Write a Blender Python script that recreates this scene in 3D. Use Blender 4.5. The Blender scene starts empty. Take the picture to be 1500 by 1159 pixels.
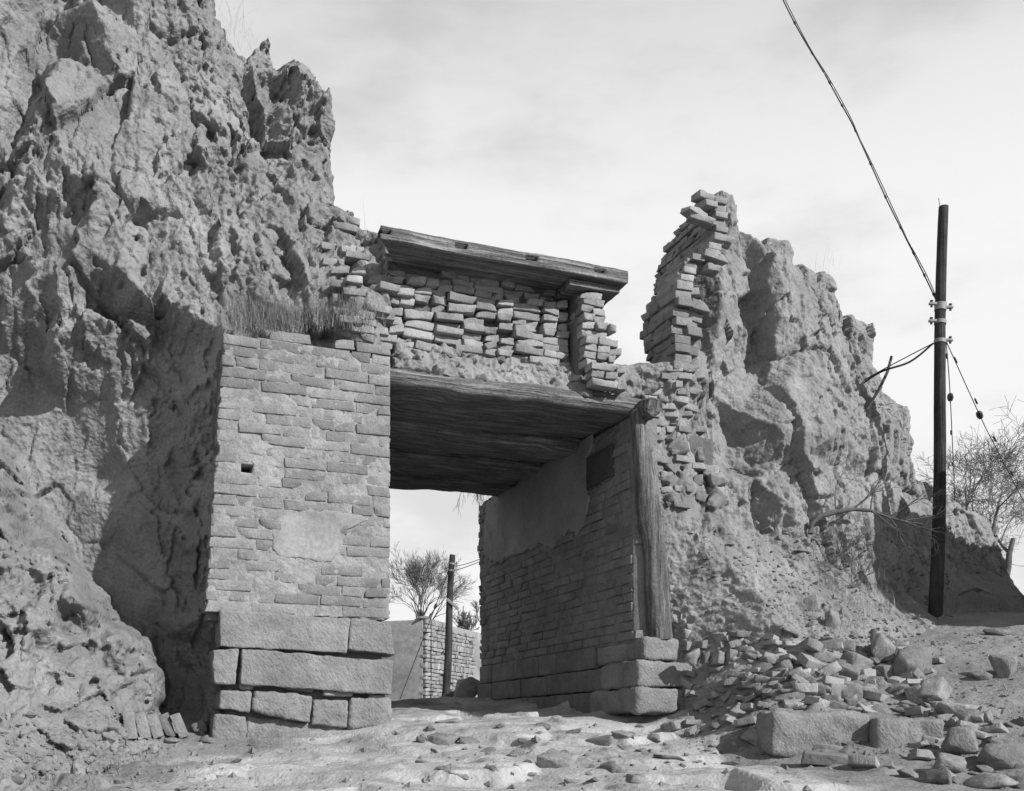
import bpy, bmesh, math, random
import numpy as np
from mathutils import Vector, Matrix, geometry
random.seed(7); rng = np.random.default_rng(11)
sc = bpy.context.scene
COL = sc.collection
R = math.radians
# ------------------------------------------------------------------ camera (level view camera with front rise)
F, CX, HY = 1520.0, 750.0, 1075.0          # focal length in photo pixels, centre column, horizon row (photo 1500 wide)
cam_d = bpy.data.cameras.new('camera'); cam = bpy.data.objects.new('camera', cam_d); COL.objects.link(cam)
cam_d.sensor_width = 36; cam_d.lens = F/1500*36; cam_d.shift_y = (HY-579.5)/1500
cam_d.clip_end = 2000; cam_d.clip_start = .05
cam.location = (0, 0, 0); cam.rotation_euler = (R(90), 0, 0)
sc.camera = cam
# ------------------------------------------------------------------ frame of the gate: d along the front face, p into the passage
th = math.atan2(.367, .930)
DX, DY = math.cos(th), math.sin(th)
PX_, PY_ = -DY, DX
A0 = (-1.11, 9.5)
SUN_AZ, SUN_EL = R(31), R(30)              # azimuth measured from the face normal towards the right
hx = -PX_*math.cos(SUN_AZ)+DX*math.sin(SUN_AZ); hy = -PY_*math.cos(SUN_AZ)+DY*math.sin(SUN_AZ)
sun_dir = Vector((hx*math.cos(SUN_EL), hy*math.cos(SUN_EL), math.sin(SUN_EL)))
sd = bpy.data.lights.new('sun', 'SUN'); sd.energy = 5.0; sd.angle = R(.53); sd.color = (1, 1, 1)
so = bpy.data.objects.new('sun', sd); COL.objects.link(so); so.rotation_euler = sun_dir.to_track_quat('Z', 'Y').to_euler(); so.location = (20, -15, 20)
world = bpy.data.worlds.new('World'); sc.world = world; world.use_nodes = True
nt = world.node_tree; nt.nodes.clear()
def N(nt, t, **k):
    n = nt.nodes.new(t)
    for a, b in k.items():
        if a in ('blend_type','operation','noise_dimensions','sky_type','sun_disc','sun_elevation','sun_rotation','feature','distance','interpolation_type','data_type','invert','vector_type','dust_density','air_density','ozone_density'): setattr(n, a, b)
        else: n.inputs[a.replace('_', ' ')].default_value = b
    return n
L = nt.links.new
sky = N(nt, 'ShaderNodeTexSky', sky_type='NISHITA', sun_disc=False, sun_elevation=SUN_EL, sun_rotation=math.atan2(sun_dir.x, sun_dir.y), dust_density=1.0)
bw = nt.nodes.new('ShaderNodeRGBToBW'); L(sky.outputs[0], bw.inputs[0])
geo = nt.nodes.new('ShaderNodeTexCoord')
mp = nt.nodes.new('ShaderNodeMapping'); mp.inputs['Scale'].default_value = (1.0, 1.0, 2.6); mp.inputs['Location'].default_value = (.35, .1, .3)
L(geo.outputs['Generated'], mp.inputs[0])
cn = N(nt, 'ShaderNodeTexNoise', Scale=3.1, Detail=7.0, Roughness=.56); L(mp.outputs[0], cn.inputs['Vector'])
cr = nt.nodes.new('ShaderNodeMapRange'); cr.inputs['From Min'].default_value = .34; cr.inputs['From Max'].default_value = .56
cr.inputs['To Min'].default_value = 0.0; cr.inputs['To Max'].default_value = 1.0; cr.interpolation_type = 'SMOOTHSTEP'
L(cn.outputs['Fac'], cr.inputs[0])
sep = nt.nodes.new('ShaderNodeSeparateXYZ'); L(geo.outputs['Generated'], sep.inputs[0])
el = nt.nodes.new('ShaderNodeMapRange'); el.inputs['From Min'].default_value = .38; el.inputs['From Max'].default_value = .92   # cloud veil thins out towards the zenith
el.inputs['To Min'].default_value = 8.8; el.inputs['To Max'].default_value = 1.6; el.interpolation_type = 'SMOOTHSTEP'
L(sep.outputs['Z'], el.inputs[0])
el2 = nt.nodes.new('ShaderNodeMath'); el2.operation = 'MULTIPLY'; el2.inputs[1].default_value = .78; L(el.outputs[0], el2.inputs[0])
cm = nt.nodes.new('ShaderNodeMix'); cm.data_type = 'FLOAT'; L(cr.outputs[0], cm.inputs[0]); L(el2.outputs[0], cm.inputs[2]); L(el.outputs[0], cm.inputs[3])
mx = nt.nodes.new('ShaderNodeMix'); mx.data_type = 'FLOAT'; mx.inputs[0].default_value = .94; L(bw.outputs[0], mx.inputs[2]); L(cm.outputs[0], mx.inputs[3])
bg = nt.nodes.new('ShaderNodeBackground'); bg.inputs['Strength'].default_value = .088; L(mx.outputs[0], bg.inputs['Color'])
wo = nt.nodes.new('ShaderNodeOutputWorld'); L(bg.outputs[0], wo.inputs[0])
sc.view_settings.view_transform = 'Standard'; sc.view_settings.look = 'None'; sc.view_settings.exposure = .34; sc.view_settings.gamma = 1.0
sc.view_settings.use_curve_mapping = False

# ------------------------------------------------------------------ coordinate helpers
def ray(px, py): return (px-CX)/F, (HY-py)/F
def proj(px, py, w):
    """photo pixel on the plane w metres behind the gate's face -> (s along face, height)"""
    u, v = ray(px, py)
    Y = (w+A0[0]*PX_+A0[1]*PY_)/(u*PX_+PY_)
    X = u*Y
    return (X-A0[0])*DX+(Y-A0[1])*DY, v*Y
def atY(px, py, Y):
    u, v = ray(px, py); return (u*Y, Y, v*Y)
def world(s, w, h): return Vector((A0[0]+s*DX+w*PX_, A0[1]+s*DY+w*PY_, h))
def tosw(x, y): return (x-A0[0])*DX+(y-A0[1])*DY, (x-A0[0])*PX_+(y-A0[1])*PY_
def w_of(px, s):
    u = (px-CX)/F      # A0x+s*DX+w*PX_ = u*(A0y+s*DY+w*PY_)
    return (u*(A0[1]+s*DY)-A0[0]-s*DX)/(PX_-u*PY_)

# ------------------------------------------------------------------ noise in numpy
def _h(ix, iy, iz, seed):
    n = (ix.astype(np.int64)*374761393+iy.astype(np.int64)*668265263+iz.astype(np.int64)*2147483647+seed*974634777) & 0xFFFFFFFF
    n = ((n ^ (n >> 13))*1274126177) & 0xFFFFFFFF
    n = ((n ^ (n >> 16))*2246822519) & 0xFFFFFFFF
    n = n ^ (n >> 15)
    return (n & 0xFFFFFF)/float(0xFFFFFF)
def vnoise(x, y, z=None, seed=0):
    x = np.asarray(x, float); y = np.asarray(y, float); z = np.zeros_like(x) if z is None else np.asarray(z, float)
    x0 = np.floor(x); y0 = np.floor(y); z0 = np.floor(z)
    fx = x-x0; fy = y-y0; fz = z-z0
    fx = fx*fx*fx*(fx*(fx*6-15)+10); fy = fy*fy*fy*(fy*(fy*6-15)+10); fz = fz*fz*fz*(fz*(fz*6-15)+10)
    r = 0
    for i in (0, 1):
        for j in (0, 1):
            for k in (0, 1):
                r = r+_h(x0+i, y0+j, z0+k, seed)*(fx if i else 1-fx)*(fy if j else 1-fy)*(fz if k else 1-fz)
    return r*2-1
def fbm(x, y, z=None, seed=0, o=4, g=.5):
    a, r, t = 1., 0, 0
    for i in range(o):
        r = r+a*vnoise(x*2**i, y*2**i, None if z is None else z*2**i, seed+i*17); t += a; a *= g
    return r/t
def facets(x, y, seed=0, tilt=1.0):
    """broken facets: Voronoi cells, each with its own offset and tilt; also returns the distance to the next cell"""
    x = np.asarray(x, float); y = np.asarray(y, float)
    cx0 = np.floor(x); cy0 = np.floor(y)
    b1 = np.full(x.shape, 9.); b2 = np.full(x.shape, 9.); val = np.zeros(x.shape)
    for i in (-1, 0, 1):
        for j in (-1, 0, 1):
            cx = cx0+i; cy = cy0+j; z = cx*0
            px = cx+_h(cx, cy, z, seed); py = cy+_h(cx, cy, z, seed+5)
            dx = x-px; dy = y-py; dd = dx*dx+dy*dy
            v = (_h(cx, cy, z, seed+9)*2-1)*.5+tilt*((_h(cx, cy, z, seed+13)*2-1)*dx+(_h(cx, cy, z, seed+21)*2-1)*dy)
            m = dd < b1
            b2 = np.where(m, b1, np.minimum(b2, dd)); val = np.where(m, v, val); b1 = np.where(m, dd, b1)
    return val, np.sqrt(b2)-np.sqrt(b1)

# ------------------------------------------------------------------ object helpers
def tag(o, label=None, cat=None, group=None, kind=None):
    if label: o['label'] = label
    if cat: o['category'] = cat
    if group: o['group'] = group
    if kind: o['kind'] = kind
    return o
def thing(name, label, cat, loc, group=None):
    o = bpy.data.objects.new(name, None); COL.objects.link(o); o.location = loc; o.empty_display_size = .2
    bpy.context.view_layer.update() if False else None
    return tag(o, label, cat, group)
def mesh(name, V, Fc, m, parent=None, smooth=True, recentre=True):
    V = np.asarray(V, float)
    c = (V.min(0)+V.max(0))/2 if recentre else np.zeros(3)
    if recentre and parent is None: c[2] = V[:, 2].min()
    me = bpy.data.meshes.new(name)
    me.from_pydata((V-c).tolist(), [], Fc if isinstance(Fc, list) else Fc.tolist())
    me.materials.append(m)
    me.polygons.foreach_set('use_smooth', [smooth]*len(me.polygons))
    o = bpy.data.objects.new(name, me); COL.objects.link(o)
    put(o, parent, Vector(c))
    return o
def put(o, parent, loc):
    if parent is not None:
        o.parent = parent; o.location = Vector(loc)-parent.location
    else: o.location = loc
def inst(name, me, loc, rot, scale, parent=None):
    o = bpy.data.objects.new(name, me); COL.objects.link(o); put(o, parent, Vector(loc)); o.rotation_euler = rot; o.scale = scale
    return o
def gridfaces(nx, ny, keep=None, flip=False):
    i = np.arange(nx-1)[:, None]; j = np.arange(ny-1)[None, :]
    a = i*ny+j; q = np.stack([a, a+ny, a+ny+1, a+1], -1)
    if keep is not None: q = q[keep]
    q = q.reshape(-1, 4)
    return q[:, ::-1] if flip else q
def rbox(xs, ys, zs, r=.006, amp=.004, freq=12., seed=0, warp=None, push=None):
    """closed box on explicit coordinate lists; edges rounded by r, surface roughened"""
    xs, ys, zs = [np.asarray(a, float) for a in (xs, ys, zs)]
    idx = {}; V = []; Fc = []
    def vid(i, j, k):
        if (i, j, k) not in idx:
            idx[(i, j, k)] = len(V); V.append((xs[i], ys[j], zs[k]))
        return idx[(i, j, k)]
    nx, ny, nz = len(xs)-1, len(ys)-1, len(zs)-1
    for i in range(nx):
        for j in range(ny):
            Fc.append((vid(i,j,0), vid(i,j+1,0), vid(i+1,j+1,0), vid(i+1,j,0)))
            Fc.append((vid(i,j,nz), vid(i+1,j,nz), vid(i+1,j+1,nz), vid(i,j+1,nz)))
    for i in range(nx):
        for k in range(nz):
            Fc.append((vid(i,0,k), vid(i+1,0,k), vid(i+1,0,k+1), vid(i,0,k+1)))
            Fc.append((vid(i,ny,k), vid(i,ny,k+1), vid(i+1,ny,k+1), vid(i+1,ny,k)))
    for j in range(ny):
        for k in range(nz):
            Fc.append((vid(0,j,k), vid(0,j,k+1), vid(0,j+1,k+1), vid(0,j+1,k)))
            Fc.append((vid(nx,j,k), vid(nx,j+1,k), vid(nx,j+1,k+1), vid(nx,j,k+1)))
    V = np.array(V)
    lo = np.array([xs[0], ys[0], zs[0]])+r; hi = np.array([xs[-1], ys[-1], zs[-1]])-r
    q = np.clip(V, lo, hi); dv = V-q; n = np.linalg.norm(dv, axis=1, keepdims=True); n[n == 0] = 1
    nrm = dv/n
    V = q+nrm*r
    f = freq
    dsp = fbm(V[:, 0]*f, V[:, 1]*f, V[:, 2]*f, seed, 5, .6)*amp*1.25
    V = V+nrm*dsp[:, None]
    if push is not None: V = push(V)
    if warp is not None: V = warp(V)
    return V, Fc
def seg(a, b, n, r): 
    m = np.linspace(a+r, b-r, n)
    return np.concatenate([[a], m, [b]])
def tube(pts, rad, n=8, rough=0, seed=0, cap=True, flat=1.0):
    pts = [Vector(p) for p in pts]; V = []; Fc = []
    up = Vector((0, 0, 1))
    for i, p in enumerate(pts):
        t = (pts[min(i+1, len(pts)-1)]-pts[max(i-1, 0)]).normalized()
        a = t.cross(up if abs(t.z) < .9 else Vector((0, 1, 0))).normalized(); b = t.cross(a)
        r_ = rad[i] if hasattr(rad, '__len__') else rad
        for k in range(n):
            an = 2*math.pi*k/n
            V.append(p+(a*math.cos(an)+b*math.sin(an)*flat)*r_)
    for i in range(len(pts)-1):
        for k in range(n):
            Fc.append((i*n+k, i*n+(k+1) % n, (i+1)*n+(k+1) % n, (i+1)*n+k))
    V = np.array([tuple(v) for v in V])
    tip = None
    if rough:
        ctr = np.repeat(np.array([tuple(p) for p in pts]), n, 0); dv = V-ctr
        k_ = 1+rough*fbm(V[:, 0]*14, V[:, 1]*14, V[:, 2]*4, seed, 3)
        V = ctr+dv*k_[:, None]
    if cap:
        o = len(V); m_ = (len(pts)-1)*n; V = np.concatenate([V, V[:n], V[m_:m_+n]])
        Fc.append(tuple(o+k for k in range(n-1, -1, -1))); Fc.append(tuple(o+n+k for k in range(n)))
    return V, Fc
def join(parts):
    V = []; Fc = []; o = 0
    for v, f in parts:
        V.append(np.asarray(v)); Fc += [tuple(i+o for i in q) for q in f]; o += len(v)
    return np.concatenate(V), Fc

# ------------------------------------------------------------------ materials (all neutral: the place is seen in black and white)
def mat(name, lo, hi, scale=3., bump=.01, bscale=25., rough=.92, rand=.0, stretch=(1, 1, 1), spots=None, grain=None, strokes=False, det=8., bump2=None):
    lo *= .88; hi *= .88
    m = bpy.data.materials.new(name); m.use_nodes = True; nt = m.node_tree; nt.nodes.clear(); L = nt.links.new
    out = nt.nodes.new('ShaderNodeOutputMaterial'); bs = nt.nodes.new('ShaderNodeBsdfPrincipled'); L(bs.outputs[0], out.inputs[0])
    bs.inputs['Roughness'].default_value = rough; bs.inputs['Specular IOR Level'].default_value = .25
    tc = nt.nodes.new('ShaderNodeTexCoord'); oi = nt.nodes.new('ShaderNodeObjectInfo')
    ad = nt.nodes.new('ShaderNodeVectorMath'); ad.operation = 'MULTIPLY_ADD'; ad.inputs[1].default_value = stretch
    L(tc.outputs['Object'], ad.inputs[0])
    rm = nt.nodes.new('ShaderNodeMath'); rm.operation = 'MULTIPLY'; rm.inputs[1].default_value = 57.; L(oi.outputs['Random'], rm.inputs[0]); L(rm.outputs[0], ad.inputs[2])
    n1 = N(nt, 'ShaderNodeTexNoise', Scale=scale, Detail=det, Roughness=.62); L(ad.outputs[0], n1.inputs['Vector'])
    mr = nt.nodes.new('ShaderNodeMapRange'); mr.inputs['From Min'].default_value = .3; mr.inputs['From Max'].default_value = .7; mr.inputs['To Min'].default_value = lo; mr.inputs['To Max'].default_value = hi
    L(n1.outputs['Fac'], mr.inputs[0]); col = mr.outputs[0]
    n3 = N(nt, 'ShaderNodeTexNoise', Scale=max(scale*9, 30.), Detail=8., Roughness=.78); L(ad.outputs[0], n3.inputs['Vector'])
    m3 = nt.nodes.new('ShaderNodeMapRange'); m3.inputs['From Min'].default_value = .3; m3.inputs['From Max'].default_value = .7; m3.inputs['To Min'].default_value = .72; m3.inputs['To Max'].default_value = 1.28
    L(n3.outputs['Fac'], m3.inputs[0]); mm = nt.nodes.new('ShaderNodeMath'); mm.operation = 'MULTIPLY'; L(col, mm.inputs[0]); L(m3.outputs[0], mm.inputs[1]); col = mm.outputs[0]
    if rand:
        rr = nt.nodes.new('ShaderNodeMapRange'); rr.inputs['To Min'].default_value = 1-rand; rr.inputs['To Max'].default_value = 1+rand; L(oi.outputs['Random'], rr.inputs[0])
        m2 = nt.nodes.new('ShaderNodeMath'); m2.operation = 'MULTIPLY'; L(col, m2.inputs[0]); L(rr.outputs[0], m2.inputs[1]); col = m2.outputs[0]
    gp_ = nt.nodes.new('ShaderNodeNewGeometry'); n6 = N(nt, 'ShaderNodeTexNoise', Scale=1.9, Detail=8., Roughness=.68); L(gp_.outputs['Position'], n6.inputs['Vector'])
    r6 = nt.nodes.new('ShaderNodeMapRange'); r6.inputs['From Min'].default_value = .32; r6.inputs['From Max'].default_value = .68; r6.inputs['To Min'].default_value = .74; r6.inputs['To Max'].default_value = 1.22; L(n6.outputs['Fac'], r6.inputs[0])
    m6 = nt.nodes.new('ShaderNodeMath'); m6.operation = 'MULTIPLY'; L(col, m6.inputs[0]); L(r6.outputs[0], m6.inputs[1]); col = m6.outputs[0]
    if spots:   # (scale, threshold, factor): patches of lichen, damp or lime
        n4 = N(nt, 'ShaderNodeTexNoise', Scale=spots[0], Detail=7., Roughness=.65); L(ad.outputs[0], n4.inputs['Vector'])
        r4 = nt.nodes.new('ShaderNodeMapRange'); r4.inputs['From Min'].default_value = spots[1]; r4.inputs['From Max'].default_value = spots[1]+.06; r4.inputs['To Min'].default_value = 1.; r4.inputs['To Max'].default_value = spots[2]
        L(n4.outputs['Fac'], r4.inputs[0]); m4 = nt.nodes.new('ShaderNodeMath'); m4.operation = 'MULTIPLY'; L(col, m4.inputs[0]); L(r4.outputs[0], m4.inputs[1]); col = m4.outputs[0]
    cc = nt.nodes.new('ShaderNodeCombineColor')
    for i in range(3): L(col, cc.inputs[i])
    L(cc.outputs[0], bs.inputs['Base Color'])
    hsum = None
    bn = N(nt, 'ShaderNodeTexNoise', Scale=bscale, Detail=5., Roughness=.62); L(ad.outputs[0], bn.inputs['Vector']); hsum = bn.outputs['Fac']
    if bump2:   # coarser crumbly relief
        b2 = N(nt, 'ShaderNodeTexVoronoi', Scale=bump2[0], feature='F1'); L(ad.outputs[0], b2.inputs['Vector'])
        a2 = nt.nodes.new('ShaderNodeMath'); a2.operation = 'MULTIPLY_ADD'; a2.inputs[1].default_value = bump2[1]; L(b2.outputs['Distance'], a2.inputs[0]); L(hsum, a2.inputs[2]); hsum = a2.outputs[0]
    if strokes:  # diagonal chisel strokes on dressed stone
        w = nt.nodes.new('ShaderNodeMapping'); w.inputs['Rotation'].default_value = (0, R(35), 0); L(tc.outputs['Object'], w.inputs[0]); w_ = nt.nodes.new('ShaderNodeVectorMath'); w_.operation = 'MULTIPLY'; w_.inputs[1].default_value = (50, 14, 13); L(w.outputs[0], w_.inputs[0])
        sn = N(nt, 'ShaderNodeTexNoise', Scale=1., Detail=3.); L(w_.outputs[0], sn.inputs['Vector'])
        a3 = nt.nodes.new('ShaderNodeMath'); a3.operation = 'MULTIPLY_ADD'; a3.inputs[1].default_value = .5; L(sn.outputs['Fac'], a3.inputs[0]); L(hsum, a3.inputs[2]); hsum = a3.outputs[0]
    if grain:   # long cracks along the grain axis: (scale vector, strength)
        g = nt.nodes.new('ShaderNodeMapping'); g.inputs['Scale'].default_value = grain[0]; L(tc.outputs['Object'], g.inputs[0])
        gn = N(nt, 'ShaderNodeTexNoise', Scale=1., Detail=6., Roughness=.6); L(g.outputs[0], gn.inputs['Vector'])
        gr = nt.nodes.new('ShaderNodeMapRange'); gr.inputs['From Min'].default_value = .33; gr.inputs['From Max'].default_value = .56; L(gn.outputs['Fac'], gr.inputs[0])
        a4 = nt.nodes.new('ShaderNodeMath'); a4.operation = 'MULTIPLY_ADD'; a4.inputs[1].default_value = grain[1]; L(gr.outputs[0], a4.inputs[0]); L(hsum, a4.inputs[2]); hsum = a4.outputs[0]
        g5 = nt.nodes.new('ShaderNodeMapRange'); g5.inputs['To Min'].default_value = .55; g5.inputs['To Max'].default_value = 1.08; L(gr.outputs[0], g5.inputs[0])
        m5 = nt.nodes.new('ShaderNodeMath'); m5.operation = 'MULTIPLY'; L(col, m5.inputs[0]); L(g5.outputs[0], m5.inputs[1])
        for i in range(3): L(m5.outputs[0], cc.inputs[i])
    bp = nt.nodes.new('ShaderNodeBump'); bp.inputs['Strength'].default_value = 1.; bp.inputs['Distance'].default_value = bump*1.7; L(hsum, bp.inputs['Height']); L(bp.outputs[0], bs.inputs['Normal'])
    return m
M = dict(
 earth=mat('rammed_earth', .175, .25, 1.3, .019, 14., bump2=(26., .35), spots=(2.2, .60, .78)),
 cliff=mat('pale_earth', .185, .26, 1.1, .016, 14., bump2=(24., .35), spots=(1.5, .62, .84)),
 ground=mat('road_dust', .29, .385, 1.1, .008, 26., bump2=(34., .3), spots=(1.7, .56, .74)),
 brick=mat('grey_brick', .165, .25, 7., .008, 38., rand=.20, spots=(9., .62, 1.18)),
 brick2=mat('pale_brick', .20, .30, 7., .007, 38., rand=.24, spots=(9., .62, 1.2)),
 mortar=mat('mortar', .20, .31, 6., .010, 30.),
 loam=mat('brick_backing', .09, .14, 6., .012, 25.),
 stone=mat('dressed_stone', .17, .24, 5., .010, 40., rand=.08, strokes=True),
 rock=mat('field_stone', .15, .29, 5., .010, 18., rand=.28),
 plaster=mat('lime_plaster', .22, .27, 1.6, .003, 12., spots=(3., .62, .85)),
 plaque=mat('dark_panel', .045, .07, 4., .004, 50.),
 wood=mat('old_timber', .17, .26, 3., .010, 20., grain=((1.2, 26, 26), 1.6), rand=.12),
 post=mat('weathered_post', .13, .20, 3., .010, 20., grain=((26, 26, 1.2), 1.6)),
 pole=mat('creosoted_pole', .022, .055, 4., .004, 14., grain=((30, 30, .8), 1.)),
 wire=mat('dark_wire', .02, .04, 4., .001, 20., rough=.6),
 metal=mat('pale_strap', .18, .28, 9., .001, 20., rough=.5),
 porcelain=mat('brown_insulator', .03, .05, 9., .001, 20., rough=.3),
 bark=mat('bark', .07, .12, 6., .006, 20.),
 twig=mat('twigs', .10, .15, 4., .002, 20.),
 shadebrick=mat('shade_toned_brick', .135, .20, 7., .007, 38., rand=.13, spots=(9., .62, 1.18)), shadeplaster=mat('shade_toned_plaster', .20, .26, 1.6, .003, 12., spots=(3., .60, .8)), shadestone=mat('shade_toned_stone', .13, .19, 5., .010, 40., rand=.08, strokes=True),  # darker copies of brick, plaster, stone; gateway shade put into their base colour
 grass=mat('dry_grass', .17, .30, 3., .001, 20.),
)
# ------------------------------------------------------------------ reliefs: earth masses as displaced surfaces with real thickness
class Field:
    def __init__(self, pts, s0, s1, h0, h1, res, blur=2):
        self.s0, self.h0, self.res = s0, h0, res
        nx = int((s1-s0)/res)+1; ny = int((h1-h0)/res)+1; self.nx, self.ny = nx, ny
        S = [(a, b) for a, b, c in pts]; W = [c for a, b, c in pts]
        for cs in ((s0-.5, h0-.5), (s0-.5, h1+.5), (s1+.5, h0-.5), (s1+.5, h1+.5), ((s0+s1)/2, h1+.5), (s0-.5, (h0+h1)/2), (s1+.5, (h0+h1)/2)):
            k = min(range(len(pts)), key=lambda i: (S[i][0]-cs[0])**2+(S[i][1]-cs[1])**2); S.append(cs); W.append(pts[k][2])
        r = geometry.delaunay_2d_cdt([Vector(a) for a in S], [], [], 0, 1e-5)
        vs, fs, ov = r[0], r[2], r[3]
        wv = [W[o[0]] if o else 0 for o in ov]
        Z = np.full((nx, ny), np.nan)
        for f in fs:
            (x1, y1), (x2, y2), (x3, y3) = [vs[i] for i in f]
            i0 = max(0, int((min(x1, x2, x3)-s0)/res)); i1 = min(nx, int((max(x1, x2, x3)-s0)/res)+2)
            j0 = max(0, int((min(y1, y2, y3)-h0)/res)); j1 = min(ny, int((max(y1, y2, y3)-h0)/res)+2)
            if i1 <= i0 or j1 <= j0: continue
            gx = s0+np.arange(i0, i1)[:, None]*res; gy = h0+np.arange(j0, j1)[None, :]*res
            det = (y2-y3)*(x1-x3)+(x3-x2)*(y1-y3)
            if abs(det) < 1e-12: continue
            a = ((y2-y3)*(gx-x3)+(x3-x2)*(gy-y3))/det; b = ((y3-y1)*(gx-x3)+(x1-x3)*(gy-y3))/det; c = 1-a-b
            m = (a >= -1e-6) & (b >= -1e-6) & (c >= -1e-6)
            sub = Z[i0:i1, j0:j1]; sub[m] = (a*wv[f[0]]+b*wv[f[1]]+c*wv[f[2]])[m]
        Z[np.isnan(Z)] = np.nanmean(Z)
        for _ in range(blur):
            P = np.pad(Z, 1, mode='edge'); Z = (P[:-2, 1:-1]+P[2:, 1:-1]+P[1:-1, :-2]+P[1:-1, 2:]+2*P[1:-1, 1:-1])/6
        self.Z = Z
    def __call__(self, s, h):
        x = np.clip((np.asarray(s, float)-self.s0)/self.res, 0, self.nx-1.001); y = np.clip((np.asarray(h, float)-self.h0)/self.res, 0, self.ny-1.001)
        i = x.astype(int); j = y.astype(int); fx = x-i; fy = y-j; Z = self.Z
        return (Z[i, j]*(1-fx)+Z[i+1, j]*fx)*(1-fy)+(Z[i, j+1]*(1-fx)+Z[i+1, j+1]*fx)*fy
def inpoly(S, H, poly):
    m = np.zeros(S.shape, bool); n = len(poly); dist = np.full(S.shape, 99.)
    for i in range(n):
        x1, y1 = poly[i]; x2, y2 = poly[(i+1) % n]
        if y1 != y2:
            c = ((y1 > H) != (y2 > H)) & (S < (x2-x1)*(H-y1)/(y2-y1)+x1); m ^= c
        l2 = (x2-x1)**2+(y2-y1)**2+1e-12
        t = np.clip(((S-x1)*(x2-x1)+(H-y1)*(y2-y1))/l2, 0, 1)
        dist = np.minimum(dist, np.hypot(S-x1-t*(x2-x1), H-y1-t*(y2-y1)))
    return m, np.where(m, dist, -dist)
RELIEFS = []
def relief(name, s0, s1, h0, h1, res, wfun, poly, m, thick=1.2, edge=.3, ragged=.05, parent=None, warp3=.012, seed=0, freq=5., drop=.12):
    xs = np.arange(s0, s1, res); ys = np.arange(h0, h1, res); S, H = np.meshgrid(xs, ys, indexing='ij')
    W = wfun(S, H)
    P_ = np.pad(W, 1, mode='edge'); W = (P_[:-2, 1:-1]+P_[2:, 1:-1]+P_[1:-1, :-2]+P_[1:-1, 2:]+9*P_[1:-1, 1:-1])/13+.006*fbm(S*40, H*36, None, seed+61, 4, .7)
    inside, dist = inpoly(S, H, poly)
    dist = dist+ragged*fbm(S*freq, H*freq, None, seed+3, 4)
    if edge:
        t = np.clip(1-dist/edge, 0, 1); W = W+edge*.8*(1-np.sqrt(np.clip(1-t*t, 0, 1)))
    RELIEFS.append((s0, h0, res, W.copy(), dist > 0))
    S2 = S+warp3*fbm(S*9, H*9, None, seed+40, 3); H2 = H+warp3*fbm(S*9, H*9, None, seed+50, 3)
    X = A0[0]+S2*DX+W*PX_; Y = A0[1]+S2*DY+W*PY_
    V = np.stack([X, Y, H2], -1).reshape(-1, 3)
    k = dist > 0; keep = k[:-1, :-1] & k[1:, :-1] & k[1:, 1:] & k[:-1, 1:]
    Q = gridfaces(len(xs), len(ys), keep)
    E = np.concatenate([Q[:, [0, 1]], Q[:, [1, 2]], Q[:, [2, 3]], Q[:, [3, 0]]])
    key = np.sort(E, 1); kk = key[:, 0].astype(np.int64)*len(V)+key[:, 1]
    u, ix, cnt = np.unique(kk, return_index=True, return_counts=True)
    B = E[ix[cnt == 1]]
    off = len(V); tk = (thick(S2.reshape(-1)) if callable(thick) else np.full(len(V), thick))[:, None]; nb = V+np.array([PX_, PY_, -drop])*tk
    V2 = np.concatenate([V, nb]); Q2 = np.stack([B[:, 1], B[:, 0], B[:, 0]+off, B[:, 1]+off], 1)
    QB = Q[:, ::-1][::1]+off if False else None
    Fc = np.concatenate([Q, Q2]); used = np.unique(Fc); re = np.full(len(V2), -1); re[used] = np.arange(len(used))
    o = mesh(name, V2[used], re[Fc], m, parent)
    return o
def earth_noise(S, H, big, mid, fine, seed, vert=1.0):
    wx = .22*fbm(S*1.7, H*1.7, None, seed+1, 4); wy = .22*fbm(S*1.7, H*1.7, None, seed+2, 4)
    a, e = facets((S+wx)*1.5*vert, (H+wy)*.95, seed, 1.2)
    wx2 = .06*fbm(S*7, H*7, None, seed+3, 4, .6); wy2 = .06*fbm(S*7, H*7, None, seed+4, 4, .6)
    b, e2 = facets((S+wx2)*4.4*vert, (H+wy2)*2.3, seed+7, 1.5)
    c, e3 = facets((S+wx2)*11*vert, (H+wy2)*6.5, seed+8, 1.5)
    d4, e4 = facets((S+wx2)*26*vert, (H+wy2)*19, seed+60, 1.5)
    amp = np.clip(.62+1.3*fbm(S*.8, H*.8, None, seed+33, 2), .15, 1.3)      # smooth sheared faces next to crumbling ones
    run = np.abs(fbm(S*5*vert+wx*4, H*.7, None, seed+30, 4, .55))              # rain runnels
    crack = np.exp(-(e/.035)**2)*np.clip(fbm(S*2, H*2, None, seed+77, 2)*3+.5, 0, 1)
    crk2 = np.exp(-(e2/.05)**2)*np.clip(fbm(S*3, H*3, None, seed+78, 2)*3, 0, 1)
    return (big*a*.8+mid*1.3*b*(.4+.6*amp)+fine*1.0*c*amp+.34*fine*d4*amp-mid*.8*run+.05*crack+.03*crk2
            +mid*.5*fbm(S*4, H*3, None, seed+70, 4, .5)+fine*.55*fbm(S*22, H*18, None, seed+32, 5, .68)*(.5+amp*.6)+.004*np.sin(H*52+3*wx))
def P3(l): return [(*proj(a, b, c), c) for a, b, c in l]
def P2(l): return [proj(a, b, c) for a, b, c in l]
AUTO = []
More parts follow.
